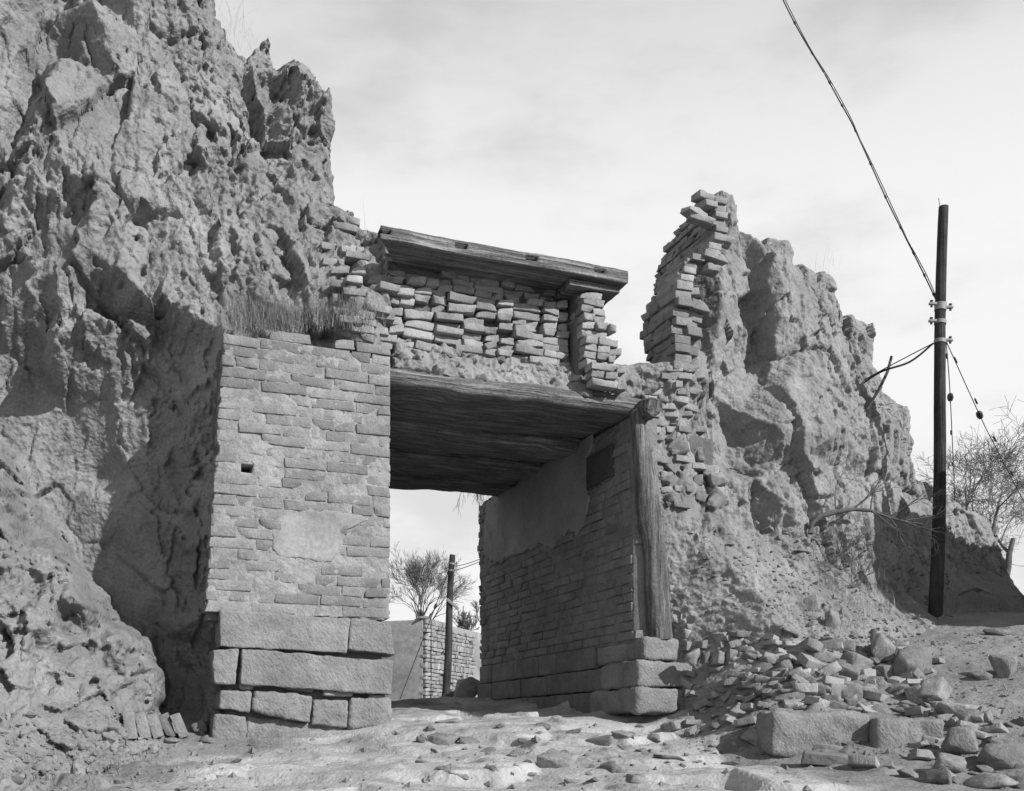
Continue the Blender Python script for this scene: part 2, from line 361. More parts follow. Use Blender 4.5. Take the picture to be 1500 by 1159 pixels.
# ------------------------------------------------------------------ ground
gp = [(0,1159,6.4),(300,1159,6.6),(750,1159,6.3),(1100,1159,6.5),(1300,1165,6.6),(300,1098,8.3),(450,1092,8.75),(575,1066,9.4),(650,1110,7.9),(750,1102,8.1),(900,1108,8.0),
      (750,1062,9.8),(900,1062,10.1),(950,1056,10.4),(1055,1052,9.9),(700,1031,13.8),(600,1033,13.6),(760,1041,12.2),(1100,1100,8.6),(1250,1110,8.2),(1400,1148,7.2),(1520,1165,6.9),
      (1120,1050,9.0),(1280,1052,8.95),(1385,1055,8.8),(1110,1014,9.8),(1200,968,10.1),(1300,958,10.2),(1400,962,10.1),(1520,950,10.1),(1450,1050,8.7),(1520,1050,8.6),(1400,930,11.1),(1380,903,12.3),(1520,897,12.4),
      (1400,893,13.5),(1520,890,15),(100,1132,7.4),(200,1106,8.0),(0,1122,7.2),(1050,1022,10.2),(1180,1000,9.6),(1300,1000,9.6)]
G3 = [atY(*g) for g in gp]+[(0,0,-1.5),(-6,0,-1.5),(6,0,-1.5),(0,3,-.98),(-5,4,-.8),(5,4,-.75),(-8,12,.3),(-4,13,.38),(-2,20,.55),(3,20,.6),(-3,30,.86),(-3,40,1.1),(12,36,1.6),(-16,36,1),(0,60,1.6),(12,14,1.7),
      (9,8,.7),(20,20,1.8),(-22,10,.3),(-60,60,1),(60,60,2),(0,-12,-2),(-30,-20,-2),(30,-20,-2),(40,0,0),(-40,0,-.5),(0,130,2),(-120,130,1),(120,130,2.5),(4,-4,-1.6)]
gx_ = np.array([g[:2] for g in G3]); gz_ = np.array([g[2] for g in G3])
def phi(r): return np.sqrt(r*r+.15)
K = phi(np.linalg.norm(gx_[:, None]-gx_[None], axis=2)); n_ = len(gx_)
Am = np.zeros((n_+3, n_+3)); Am[:n_, :n_] = K; Am[:n_, n_] = 1; Am[:n_, n_+1:] = gx_; Am[n_:, :n_] = Am[:n_, n_:].T
coef = np.linalg.solve(Am, np.concatenate([gz_, [0, 0, 0]]))
def gbase(X, Y):
    X = np.asarray(X, float); Y = np.asarray(Y, float); r = coef[n_]+coef[n_+1]*X+coef[n_+2]*Y
    for i in range(n_): r = r+coef[i]*phi(np.hypot(X-gx_[i, 0], Y-gx_[i, 1]))
    return r
def ground_h(X, Y):
    b = gbase(X, Y)
    near = np.exp(-np.clip(np.hypot(X, Y-9)-8, 0, None)/8)
    bank = np.clip((X-1.8)/1.2, 0, 1)*np.clip((Y-6.8)/1.5, 0, 1)
    # worn slabs of the roadway, lying roughly across it
    wx = .25*fbm(X*1.2, Y*1.2, None, 71, 3)
    a, e = facets((X+wx)*1.15, (Y+wx)*1.9, 72, .8); a2, e2 = facets((X-wx)*3.3, (Y+wx)*4.6, 73, .9)
    road = .085*a+.022*a2+.030*fbm(X*2.2, Y*2.8, None, 74, 5, .55)+.008*fbm(X*16, Y*18, None, 75, 4, .6)
    bk = .06*fbm(X*2, Y*2, None, 77, 5, .55)+.016*fbm(X*14, Y*14, None, 78, 4, .6)
    return b+near*(road*(1-bank)+bk*bank)
xs = np.concatenate([-np.geomspace(150, 4.7, 40), np.arange(-4.6, 6.4, .022), np.geomspace(6.5, 160, 40)])
ys = np.concatenate([-np.geomspace(60, 1, 14), np.arange(-.5, 5.5, .15), np.arange(5.6, 15.2, .022), np.geomspace(15.3, 200, 60)])
GX, GY = np.meshgrid(xs, ys, indexing='ij'); GZ = ground_h(GX, GY)
for _ in range(2):
    P_ = np.pad(GZ, 1, mode='edge'); GZ = (P_[:-2, 1:-1]+P_[2:, 1:-1]+P_[1:-1, :-2]+P_[1:-1, 2:]+2*P_[1:-1, 1:-1])/6
gr = mesh('ground', np.stack([GX, GY, GZ], -1).reshape(-1, 3), gridfaces(len(xs), len(ys)), M['ground'], recentre=False); tag(gr, kind='structure')
# trodden road dust gives way to darker soil on the bank and along the left wall
soil = np.clip((GX-1.55-.28*fbm(GX*2, GY*2, None, 81, 4)-.25*np.clip(8.4-GY, 0, 2))/.35, 0, 1)
soil = np.maximum(soil, np.clip((-GX-1.75-.5*fbm(GX*2, GY*2, None, 82, 4)-.2*(8.6-GY))/.5, 0, 1))
at_ = gr.data.attributes.new('soil', 'FLOAT', 'POINT'); at_.data.foreach_set('value', soil.reshape(-1).astype(np.float32))
_nt = M['ground'].node_tree; _at = _nt.nodes.new('ShaderNodeAttribute'); _at.attribute_name = 'soil'
_mr = _nt.nodes.new('ShaderNodeMapRange'); _mr.inputs['To Min'].default_value = 1.; _mr.inputs['To Max'].default_value = .60; _nt.links.new(_at.outputs['Fac'], _mr.inputs[0])
_cc = [n for n in _nt.nodes if n.bl_idname == 'ShaderNodeCombineColor'][0]; _src = _cc.inputs[0].links[0].from_socket
_mu = _nt.nodes.new('ShaderNodeMath'); _mu.operation = 'MULTIPLY'; _nt.links.new(_src, _mu.inputs[0]); _nt.links.new(_mr.outputs[0], _mu.inputs[1])
for _i in range(3): _nt.links.new(_mu.outputs[0], _cc.inputs[_i])
# ------------------------------------------------------------------ left earth wall
LP = [(-400,-300,1.6),(-400,300,1.2),(-400,700,.3),(-400,1000,-1.2),(-400,1200,-2.2),(-150,100,1.5),(-150,450,1.1),(-150,800,-.3),
 (300,-300,2.6),(320,0,2.2),(345,45,2.2),(357,68,2.2),(380,88,2.2),(410,92,2.1),(432,85,2.0),(470,110,1.9),(490,150,1.8),(498,215,1.6),(497,270,1.5),(492,292,1.3),(530,320,.9),(552,335,.45),(575,350,.3),(580,420,.15),(580,500,.05),
 (135,0,1.5),(100,90,1.35),(65,150,1.2),(45,200,1.15),(30,260,1.1),(165,-100,1.6),(150,-100,2.3),(122,0,2.2),(86,90,2.05),(52,150,1.9),(30,200,1.75),(14,260,1.5),(30,60,1.9),(0,0,1.8),(0,150,1.6),(0,250,1.4),(60,20,2.1),
 (200,50,1.7),(300,60,1.95),(250,200,1.3),(150,200,1.15),(150,290,.85),(190,290,.85),(205,330,1.0),(260,300,1.05),(330,150,1.7),(330,250,1.3),(350,330,1.0),(240,120,1.45),(180,130,1.45),
 (352,110,2.0),(385,105,2.35),(400,150,2.25),(375,200,2.0),(400,215,1.85),(338,200,1.45),(412,110,2.0),(415,180,1.75),(425,240,1.4),(440,270,1.2),(455,150,1.75),(460,230,1.4),(450,290,1.15),(480,290,1.2),
 (420,330,.95),(400,400,.7),(470,350,.8),(500,400,.5),(540,380,.4),(520,330,.75),(545,450,.12),(300,400,.75),(130,300,.8),(125,350,.85),(118,320,1.15),(60,330,1.3),(60,400,1.05),(0,340,1.3),
 (340,440,.75),(330,480,.3),(420,440,.6),(420,475,.15),(500,450,.3),(520,490,.1),(560,500,.05),(330,495,.15),(330,520,.30),(450,520,.3),(570,520,.3),(560,700,.3),(450,700,.3),(335,700,.3),(330,900,.3),(330,1080,.3),(450,1090,.3),(566,1090,.3),(566,900,.3),(566,1200,.3),
 (316,520,.6),(303,700,.95),(293,880,1.0),(312,950,.9),(308,1040,.6),(305,1092,.3),(280,520,.9),(240,550,1.25),(200,700,1.7),(260,700,1.35),(260,850,1.35),(232,930,1.4),(250,1000,1.1),(238,1040,.9),(170,600,1.7),(150,700,1.9),(100,600,1.7),(60,560,1.7),(0,520,1.6),(0,640,1.8),(80,760,1.9),(140,860,1.9),(180,905,1.8),
 (0,440,1.0),(80,405,.9),(70,488,.9),(155,458,.75),(200,432,.7),(240,440,.6),(290,478,.5),(0,468,1.6),(62,508,1.6),(160,492,1.4),(230,492,1.15),(275,512,.9),(100,430,.85),
 (0,695,.2),(70,808,-.1),(135,930,-.25),(180,935,-.3),(215,955,-.15),(222,1035,-.25),(160,1000,-.6),(100,950,-.8),(60,880,-.55),(0,800,-.5),(0,900,-1.0),(0,1000,-1.5),(100,1050,-1.2),(200,1070,-.6),(300,1090,-.1),(0,1100,-1.9),(100,1120,-1.6),(250,1110,-.8),(0,1180,-2.4),(100,900,-.35),(118,880,-.6),(40,960,-1.1),(72,900,-.95),(300,1200,-.8)]
LP = [(a, b, 1.0+(c-1.0)*(.45 if a > 165 else .8) if (b > 500 and c > 1.0) else c) for a, b, c in LP]
LF = Field(P3(LP), -5.6, .5, -.9, 8.6, .03, 2)
def wl(S, H):
    wa = .05*fbm(S*3, H*3, None, 90, 3)
    w = LF(S+wa+.02*fbm(S*8, H*8, None, 92, 4, .6), H+.05*fbm(S*3, H*3, None, 91, 3)+.02*fbm(S*8, H*8, None, 93, 4, .6))
    g_ = np.abs(np.gradient(w, axis=0))/.0135; st = np.clip((g_-1.2)/2, 0, 1)
    w = w+st*(.16*fbm(S*5, H*6, None, 95, 5, .65)+.10*facets(S*5, H*6, 96, 1.3)[0])
    rec = np.clip((w-.9)/.5, 0, 1)*np.clip((3.7-H)/.4, 0, 1)      # the sheltered recess is smoother
    calm = np.clip(1-.8*np.exp(-((w-.05)/.12)**2)*np.clip((S+1.6)/.2, 0, 1), 0, 1)
    low = np.clip((.35-w)/.3, 0, 1)*np.clip((2.6-H)/.6, 0, 1)*np.clip((-1.7-S)/.2, 0, 1)   # fallen crumbled masonry at the foot
    cz = .06*fbm(S*4, H*4, None, 97, 4)
    w = w+low*(.10*facets((S+cz)*3.6, (H+cz)*4.5, 98, 1.4)[0]+.05*facets((S+cz)*8, (H+cz)*10, 99, 1.4)[0]+.03*fbm(S*12, H*12, None, 94, 4, .65))
    return w+(earth_noise(S, H, .20, .070, .036, 100, 1.25))*(1-.6*rec)*(.35+.65*calm)
lpoly = P2([(-400,1300,-2.2),(-400,-300,1.6),(300,-300,2.6),(318,-20,2.2),(322,15,2.2),(345,45,2.2),(357,68,2.2),(378,80,2.4),(382,90,2.6),(412,92,2.1),(432,84,2.0),(446,90,2.0),(470,110,1.9),(482,120,1.85),(490,150,1.8),(496,200,1.65),(499,235,1.55),(497,270,1.5),(491,293,1.3),(512,300,1.1),(530,318,.9),(553,334,.45),(576,350,.3),(578,420,.15),(574,510,.05),(566,530,.3),(566,1300,.3)])
el_ = relief('rammed_earth_wall', -5.5, .4, -.9, 8.4, .0135, wl, lpoly, M['earth'], thick=2.2, edge=.28, ragged=.045, seed=100)
tag(el_, 'tall crumbling rammed earth wall rising on the left, with a dark hollow beside the brick pier', 'earth wall', 'rammed earth stretches of the ruined wall')
# ------------------------------------------------------------------ right earth wall and its talus
RP = [(925,560,.35),(940,545,.35),(945,600,.25),(950,700,.2),(958,800,.18),(965,900,.15),(965,1000,.1),(925,700,.35),(925,900,.35),(925,1100,.35),(1000,540,.12),(1035,545,.3),(1020,600,.3),(1000,640,.3),(1000,700,.2),(1030,640,.5),(1055,700,.45),(1068,745,.3),(1000,780,.08),(990,860,.02),(990,930,.05),
 (1050,300,.7),(1075,266,.8),(1085,275,.85),(1090,325,.9),(1060,400,.45),(1050,480,.4),(1040,530,.45),(1020,400,.7),(1000,480,.7),(1093,419,1.0),(1112,365,1.1),(1125,350,1.0),(1142,465,.75),(1132,380,.78),(1107,485,1.02),(1075,470,.75),(1060,560,.85),(1152,565,.7),(1080,520,.95),(1045,575,.8),(1080,600,.9),(1095,590,.85),(1115,560,1.0),
 (1150,352,.95),(1160,390,1.1),(1185,393,1.15),(1220,402,1.2),(1175,500,1.0),(1190,440,1.1),(1225,500,.95),(1240,530,1.0),(1244,495,1.7),(1262,462,1.75),(1280,474,1.75),(1282,539,1.6),(1265,565,1.2),(1200,560,.8),(1255,575,.8),(1295,573,1.6),(1245,552,.75),(1246,566,1.0),
 (1114,608,.45),(1106,600,.7),(1104,680,.72),(1140,620,.4),(1200,640,.45),(1125,690,.5),(1240,620,.6),(1290,600,1.1),(1332,597,1.4),(1340,649,1.6),(1315,650,1.2),(1338,690,1.7),(1330,670,1.5),(1170,670,.5),(1215,680,.75),(1212,640,.4),
 (1114,700,.35),(1097,760,.2),(1105,790,.1),(1170,740,.25),(1180,790,.2),(1240,720,.5),(1070,640,.85),(1060,680,.8),(1088,700,.85),(1084,760,.75),(1075,700,.9),(1062,712,.35),(1090,710,.32),(1088,765,.2),(1072,770,.2),
 (1290,700,.9),(1280,800,.7),(1300,880,.55),(1240,850,.2),(1340,720,1.5),(1350,860,.95),(1380,728,1.9),(1380,888,1.0),(1420,740,2.1),(1460,757,2.1),(1475,790,2.1),(1500,820,2.1),(1500,888,1.4),(1620,850,2.2),(1620,900,1.4),(1430,820,1.6),(1400,780,1.7),(1330,780,1.1),
 (1060,780,.15),(1100,800,.0),(1100,850,-.4),(1050,900,-.25),(1000,905,0),(1180,830,.0),(1200,900,-.6),(1250,900,-.5),(1300,930,-.7),(1150,935,-.9),(1060,950,-.4),(1200,965,-1.2),(1350,930,-.2),(1400,908,.3),(1000,965,-.02),(1100,1010,-1.0),(1300,1000,-1.5),(1040,1050,-.5),(1400,1000,-1.2),(1620,960,-.5),(1200,1060,-2.),(1400,1100,-2.2),(1620,1100,-2)]
RF = Field(P3(RP), 2.2, 9.6, -.6, 7.0, .02, 1)
def wr(S, H):
    wa = .035*fbm(S*3, H*3, None, 190, 3)
    w = RF(S+wa+.012*fbm(S*9, H*9, None, 192, 4, .6), H+.035*fbm(S*3, H*3, None, 191, 3)+.012*fbm(S*9, H*9, None, 193, 4, .6))
    tal = np.clip((2.3-.28*(S-2.6)-H)/.5, 0, 1)*np.clip((7.2-S)/1, 0, 1)          # talus: crumbly, no large facets
    k = .62*earth_noise(S, H, .05, .045, .028, 200, 1.1)
    wx = .15*fbm(S*1.5, H*1.5, None, 220, 4); fa, fe = facets((S+wx)*1.45, (H+wx)*.6, 221, 1.2)
    fb, fe2 = facets((S+wx*.5)*4.5, (H+wx)*2.1, 222, 1.3)
    k = k+.11*fa+.055*fb+.011*facets((S+wx*.3)*10, (H+wx*.3)*6, 223, 1.4)[0]+.03*np.exp(-(fe/.03)**2)
    t = .04*fbm(S*3.5, H*3.5, None, 210, 5, .6)+.022*facets(S*9, H*9, 212)[0]+.02*facets(S*21, H*21, 213, 1.4)[0]+.018*fbm(S*26, H*26, None, 214, 4, .7)
    return w+k*(1-tal)+t*tal*1.3
rpoly = P2([(928,1150,.1),(928,600,.25),(905,566,.3),(925,540,.35),(945,530,.35),(1000,528,.4),(1012,420,.5),(1040,300,.7),(1050,280,.8),(1066,268,.8),(1078,265,.8),(1086,275,.85),(1088,300,.9),(1093,328,.9),(1114,345,1.0),(1130,350,1.0),(1145,350,.95),(1153,362,1.),(1158,385,1.1),(1185,392,1.15),(1220,401,1.2),(1228,430,1.4),(1237,455,1.6),(1262,459,1.75),(1280,473,1.75),(1281,500,1.7),(1282,539,1.6),(1295,573,1.6),(1312,581,1.5),(1332,597,1.4),(1336,625,1.5),(1340,649,1.6),(1337,670,1.6),(1353,694,1.7),(1362,707,1.7),(1386,725,1.9),(1416,737,2.),(1459,755,2.1),(1472,780,2.1),(1482,800,2.1),(1520,820,2.1),(1620,835,2.2),(1620,1150,-2)])
er = relief('rammed_earth_wall', 2.3, 9.4, -.6, 6.2, .0145, wr, rpoly, M['cliff'], thick=lambda q: np.interp(q, [3.0, 3.7, 4.6], [.3, .45, 2.2]), edge=.18, ragged=.03, seed=200)
tag(er, 'jagged pale rammed earth wall on the right, stepping down behind the utility pole', 'earth wall', 'rammed earth stretches of the ruined wall')
V, Fc = rbox(seg(0, 4.2, 40, .3), seg(0, 2.6, 26, .3), seg(0, 4.1, 42, .3), .3, .55, .8, 260)  # unseen earth mass, added to throw shade on the cliff foot and bank
shade_mass = mesh('rammed_earth_wall', V, Fc, M['cliff'], None, recentre=False); shade_mass.location = (7.35, 9.5, .2); shade_mass.rotation_euler = (0, 0, .45)
tag(shade_mass, 'added shade-casting earth mass just outside the right edge of the view', 'earth wall', 'rammed earth stretches of the ruined wall')
# first hit of a photo ray with the ground or an earth mass
def relief_w(k, s, h):
    s0, h0, res, W, ins = RELIEFS[k]
    i = int((s-s0)/res); j = int((h-h0)/res)
    if 0 <= i < W.shape[0] and 0 <= j < W.shape[1] and ins[i, j]: return W[i, j]
    return None
def gsample(x, y):
    i = np.searchsorted(xs, x)-1; j = np.searchsorted(ys, y)-1
    i = min(max(i, 0), len(xs)-2); j = min(max(j, 0), len(ys)-2)
    fx = (x-xs[i])/(xs[i+1]-xs[i]); fy = (y-ys[j])/(ys[j+1]-ys[j])
    return float((GZ[i, j]*(1-fx)+GZ[i+1, j]*fx)*(1-fy)+(GZ[i, j+1]*(1-fx)+GZ[i+1, j+1]*fx)*fy)
def hit(px, py, ground=True, masses=(0, 1)):
    u, v = ray(px, py); Y = 5.4
    while Y < 22:
        x, z = u*Y, v*Y
        if ground and z < gsample(x, Y): return Vector((x, Y, z))
        s, w = tosw(x, Y)
        for k in masses:
            ww = relief_w(k, s, z)
            if ww is not None and w > ww and w < ww+1.5: return Vector((x, Y, z))
        Y += .02
    return None

# ------------------------------------------------------------------ piece libraries (shared meshes)
def mk(name, V, Fc, m, smooth=True):
    me = bpy.data.meshes.new(name); me.from_pydata(np.asarray(V).tolist(), [], Fc); me.materials.append(m)
    me.polygons.foreach_set('use_smooth', [smooth]*len(me.polygons)); return me
def brick_lib(n, l, d, h, m, r=.008, amp=.006, seed=0):
    out = []
    for i in range(n):
        def broke(V, i=i):
            rr = random.Random(seed+i*3)
            if rr.random() < .45:      # a knocked-off corner
                c = np.array([rr.choice((-l/2, l/2)), -d/2, rr.choice((-h/2, h/2))]); dd = np.linalg.norm((V-c)*np.array([.6, 1, 1]), axis=1)
                V = V+(np.clip(.055-dd, 0, None)*.55)[:, None]*(-np.sign(c))*np.array([.9, .8, .28])
            return V
        V, Fc = rbox(seg(-l/2, l/2, 5, r), seg(-d/2, d/2, 2, r), seg(-h/2, h/2, 3, r), r, amp, 17, seed+i, push=broke)
        V[:, 0] += .006*math.sin(i*2.1)*V[:, 2]/h*2; V[:, 2] += .004*math.sin(i*1.3)*V[:, 0]/l*2
        out.append(mk('brick_mesh', V, Fc, m))
    return out
B_STR = brick_lib(14, .375, .19, .080, M['brick'], .006, .009, 1)
B_HDR = brick_lib(12, .180, .19, .080, M['brick'], .006, .009, 30)
I_STR = brick_lib(14, .285, .15, .060, M['brick2'], .007, .011, 60)
I_HDR = brick_lib(12, .140, .15, .060, M['brick2'], .007, .011, 90)
def rock_mesh(seed, m=None, flat=.7, blocky=False):
    r = random.Random(seed); bm = bmesh.new()
    for i in range(16 if not blocky else 12):
        v = Vector((r.gauss(0, 1), r.gauss(0, 1), r.gauss(0, 1))).normalized()
        if blocky:
            mxx = max(abs(c) for c in v); v = v/mxx*r.uniform(.8, 1.0)*.9
        v.x *= .5; v.y *= .42; v.z *= .5*flat
        bm.verts.new(v)
    if blocky and seed % 3 == 0:
        for sx in (-.5, .5):
            for sy in (-.4, .4):
                for sz in (-.5, .5): bm.verts.new((sx*r.uniform(.6, 1), sy*r.uniform(.6, 1), sz*flat*r.uniform(.6, 1)))
    res = bmesh.ops.convex_hull(bm, input=bm.verts)
    bmesh.ops.delete(bm, geom=[v for v in bm.verts if not v.link_faces], context='VERTS')
    bmesh.ops.bevel(bm, geom=bm.edges[:], offset=.022, segments=1, affect='EDGES')
    bmesh.ops.triangulate(bm, faces=bm.faces[:]); bmesh.ops.subdivide_edges(bm, edges=[e for e in bm.edges if e.calc_length() > .12], cuts=2); bmesh.ops.triangulate(bm, faces=bm.faces[:])
    C_ = np.array([v.co[:] for v in bm.verts]); k_ = 1+.13*fbm(C_[:, 0]*4, C_[:, 1]*4, C_[:, 2]*4, seed, 5, .6)
    for v, k in zip(bm.verts, k_): v.co = v.co*float(k)
    for f_ in bm.faces: f_.smooth = True
    me = bpy.data.meshes.new('rock_mesh'); bm.to_mesh(me); bm.free(); me.materials.append(m or M['rock'])
    return me
ROCK = [rock_mesh(i, flat=.8) for i in range(14)]
BLOCK = [rock_mesh(100+i, flat=.75, blocky=True) for i in range(12)]
TH = th
def lay(parent, s0f, s1f, h0, h1, ch, w, libS, libH, ls, lh, d, keep=None, axis='s', sfix=0, jit=.004, gap=.011, wf=None, tilt=.006, seed=0, hdr=.33, name='brick'):
    """lay courses of single bricks on a face. axis 's': a face along d at depth w; axis 'w': a face along p at position sfix facing the passage"""
    rr = random.Random(seed); n = int(round((h1-h0)/ch)); cnt = 0
    for k in range(n):
        hc = h0+(k+.5)*ch; a = s0f(hc); e = s1f(hc)
        x = a-rr.uniform(0, ls*.5)*(k % 2); first = True
        while x < e-.05:
            header = rr.random() < hdr
            L0 = (lh if header else ls)*rr.uniform(.94, 1.05)
            x0 = max(x, a); x1 = min(x+L0, e)
            if e-x1 < .06: x1 = e
            ln = x1-x0-gap
            if ln > .05:
                cxx = (x0+x1)/2
                if keep is None or keep(cxx, hc, rr):
                    use_h = ln < (ls+lh)*.5
                    lib = libH if use_h else libS; base = lh if use_h else ls
                    me = rr.choice(lib); dep = wf(cxx, hc) if wf else 0
                    wo = w+dep+d/2+rr.gauss(0, jit)
                    if axis == 's': loc = world(cxx, wo, hc+rr.gauss(0, .002)); rz = TH
                    else: loc = world(sfix(hc)+dep+d/2+rr.gauss(0, jit), cxx, hc+rr.gauss(0, .002)); rz = TH-math.pi/2
                    sc_ = (ln/(base-.012)*1.0, 1, (ch-gap*.8)/(ch0(lib)))
                    if axis == 'w' : rz = TH+math.pi/2*-1
                    inst(name, me, loc, (rr.gauss(0, tilt), rr.gauss(0, tilt), rz+rr.gauss(0, tilt)), sc_, parent); cnt += 1
            x = x1
    return cnt
def ch0(lib): return .08 if lib in (B_STR, B_HDR) else .06
def ibox(name, s0, s1, w0, w1, h0, h1, m, parent, r=.02, amp=.01, freq=6, seed=0, n=.05, push=None, warp=None, xs_=None, zs_=None):
    def cnt(a, b): return max(2, int((b-a)/n))
    V, Fc = rbox(xs_ if xs_ is not None else seg(s0, s1, cnt(s0, s1), r), seg(w0, w1, cnt(w0, w1), r), zs_ if zs_ is not None else seg(h0, h1, cnt(h0, h1), r), r, amp, freq, seed, push=push, warp=warp)
    c = V.mean(0); o = mesh(name, V-c, Fc, m, None, recentre=False)
    o.rotation_euler = (0, 0, TH); put(o, parent, world(c[0], c[1], c[2])); return o
def qblock(name, quad, w, depth, m, parent, r=.03, amp=.012, seed=0, n=.014, freq=9):
    """a stone whose front face is the four photo corners (tl,tr,br,bl) on the plane w, with real depth behind it"""
    q = [proj(a, b, w) for a, b in quad]
    Wd = abs((q[1][0]+q[2][0]-q[0][0]-q[3][0])/2); Ht = abs((q[0][1]+q[1][1]-q[2][1]-q[3][1])/2)
    def warp(V):
        a = V[:, 0]/Wd+.5; b = V[:, 2]/Ht+.5
        sx = (q[3][0]*(1-a)+q[2][0]*a)*(1-b)+(q[0][0]*(1-a)+q[1][0]*a)*b
        hz = (q[3][1]*(1-a)+q[2][1]*a)*(1-b)+(q[0][1]*(1-a)+q[1][1]*a)*b
        return np.stack([sx, w+V[:, 1]+depth/2, hz], 1)
    V, Fc = rbox(seg(-Wd/2, Wd/2, max(3, int(Wd/n)), r), seg(-depth/2, depth/2, 5, r), seg(-Ht/2, Ht/2, max(3, int(Ht/n)), r), r, amp, freq, seed, warp=warp)
    c = V.mean(0); o = mesh(name, V-c, Fc, m, None, recentre=False); o.rotation_euler = (0, 0, TH); put(o, parent, world(*c)); return o
def panel(name, s0, s1, h0, h1, res, w, m, parent, amp=.008, freq=14, holes=(), sideR=None, thick=.3, seed=0, axis='s', poly=None, ragged=.0, edge=0, f2=None, sfix=None):
    """rough backing sheet (mortar, plaster) with thickness; on the front face or on the passage wall"""
    x_ = np.arange(s0, s1, res); y_ = np.arange(h0, h1, res); S, H = np.meshgrid(x_, y_, indexing='ij')
    W = w+amp*fbm(S*freq, H*freq, None, seed, 4, .6)
    if f2 is not None: W = W+f2(S, H)
    for (a, b, ra, rb, dp) in holes:
        q = ((S-a)/ra)**4+((H-b)/rb)**4; W = W+dp*(q < 1)
    dist = np.ones(S.shape)
    if poly is not None:
        _, dist = inpoly(S, H, poly); dist = dist+ragged*fbm(S*9, H*9, None, seed+5, 4)
        if edge: W = W+edge*np.clip(1-dist/.03, 0, 1)**2
    k = dist > 0; keep = k[:-1, :-1] & k[1:, :-1] & k[1:, 1:] & k[:-1, 1:]
    if axis == 's': P_ = np.stack([S, W, H], -1).reshape(-1, 3); dv = np.array([0, thick, 0])
    else: P_ = np.stack([sfix(H)+W, S, H], -1).reshape(-1, 3); dv = np.array([thick, 0, 0])
    Q = gridfaces(len(x_), len(y_), keep)
    if axis == 'w': Q = Q[:, ::-1]
    E = np.concatenate([Q[:, [0, 1]], Q[:, [1, 2]], Q[:, [2, 3]], Q[:, [3, 0]]]); key = np.sort(E, 1); kk = key[:, 0].astype(np.int64)*len(P_)+key[:, 1]
    u, ix, c_ = np.unique(kk, return_index=True, return_counts=True); B = E[ix[c_ == 1]]; off = len(P_)
    V2 = np.concatenate([P_, P_+dv]); Fc = np.concatenate([Q, np.stack([B[:, 1], B[:, 0], B[:, 0]+off, B[:, 1]+off], 1), Q[:, ::-1]+off])
    used = np.unique(Fc); re = np.full(len(V2), -1); re[used] = np.arange(len(used)); V2 = V2[used]
    c = (V2.min(0)+V2.max(0))/2; o = mesh(name, V2-c, re[Fc], m, None, recentre=False); o.rotation_euler = (0, 0, TH); put(o, parent, world(*c)); return o

# ------------------------------------------------------------------ left brick pier on its stone footing
base = world(-.78, .1, 0); base.z = gsample(base.x, base.y)
pier = thing('brick_pier', 'grey brick pier left of the gateway, on big dressed footing stones', 'brick pier', base)
sl = lambda h: np.interp(h, [1.05, 3.5], [proj(299, 885, 0)[0], proj(327, 492, 0)[0]])
hole = proj(362, 684, 0); h2 = proj(504, 843, 0); h3_ = proj(543, 880, 0); h4_ = proj(404, 843, 0)
def keep_pier(s, h, rr):
    if abs(s-hole[0]) < .16 and abs(h-hole[1]) < .055: return False
    if h > 3.42 and s < -1.22: return False
    if h > 3.47 and (s < -1.0 or rr.random() < .4): return False
    return rr.random() > .015
NP = lay(pier, lambda h: float(sl(h)), lambda h: -.0 if h > 1.35 else -.03, 1.05, 3.55, .0926, 0., B_STR, B_HDR, .395, .20, .19, keep_pier, seed=3, gap=.009, jit=.006, tilt=.008)
panel('mortar', float(sl(1.05))+.0, -.004, 1.04, 3.5, .011, .005, M['mortar'], pier, amp=.014, freq=12,
      holes=[(hole[0], hole[1], .052, .048, .24), (h2[0], h2[1], .02, .03, .1), (h3_[0], h3_[1], .02, .03, .1), (h4_[0], h4_[1], .012, .04, .06)], thick=.20, seed=5, ragged=.02, poly=[(float(sl(1.05))+.012, 1.04), (-.006, 1.04), (-.004, 3.40), (-.3, 3.44), (-.9, 3.47), (-1.2, 3.47), (-1.22, 3.36), (float(sl(3.4))+.02, 3.36)])
ibox('core', -1.50, -.03, .23, 3.95, .2, 3.42, M['loam'], pier, r=.04, amp=.04, n=.12)
ibox('core', -1.46, -.06, .08, .30, .0, 1.06, M['loam'], pier, r=.02, amp=.01, n=.1)
quads = [((322,893),(513,906),(508,957),(322,947)), ((513,906),(573,911),(579,960),(510,951)), ((311,951),(350,950),(345,1003),(314,1001)), ((354,950),(577,968),(574,1018),(352,1003)),
 ((322,1011),(369,1012),(366,1047),(319,1038)), ((373,1012),(459,1019),(455,1062),(369,1041)), ((459,1025),(511,1025),(509,1067),(455,1063)), ((514,1022),(573,1022),(576,1066),(512,1067)), ((314,1045),(361,1050),(358,1090),(310,1089)), ((362,1048),(505,1064),(500,1098),(360,1098))]
wq = [-.03, -.03, -.02, -.05, -.02, -.04, 0., -.02, -.06, .06]
for i, q in enumerate(quads): qblock('footing_stone', q, wq[i], .32, M['stone'], pier, r=.012 if i < 4 else .022, amp=.016 if i < 4 else .032, seed=300+i, freq=7 if i < 4 else 5)
for i, q in enumerate([((420,1004),(460,1007),(458,1014),(418,1010)), ((475,1010),(520,1013),(516,1021),(474,1019)), ((540,1017),(565,1018),(563,1023),(540,1022)), ((350,1002),(372,1003),(370,1010),(352,1010))]):
    qblock('wedge_stone', q, .0, .15, M['rock'], pier, r=.012, amp=.008, seed=330+i)
qblock('brick', ((300,882),(326,884),(324,892),(302,891)), .03, .2, M['brick'], pier, r=.008, amp=.006)
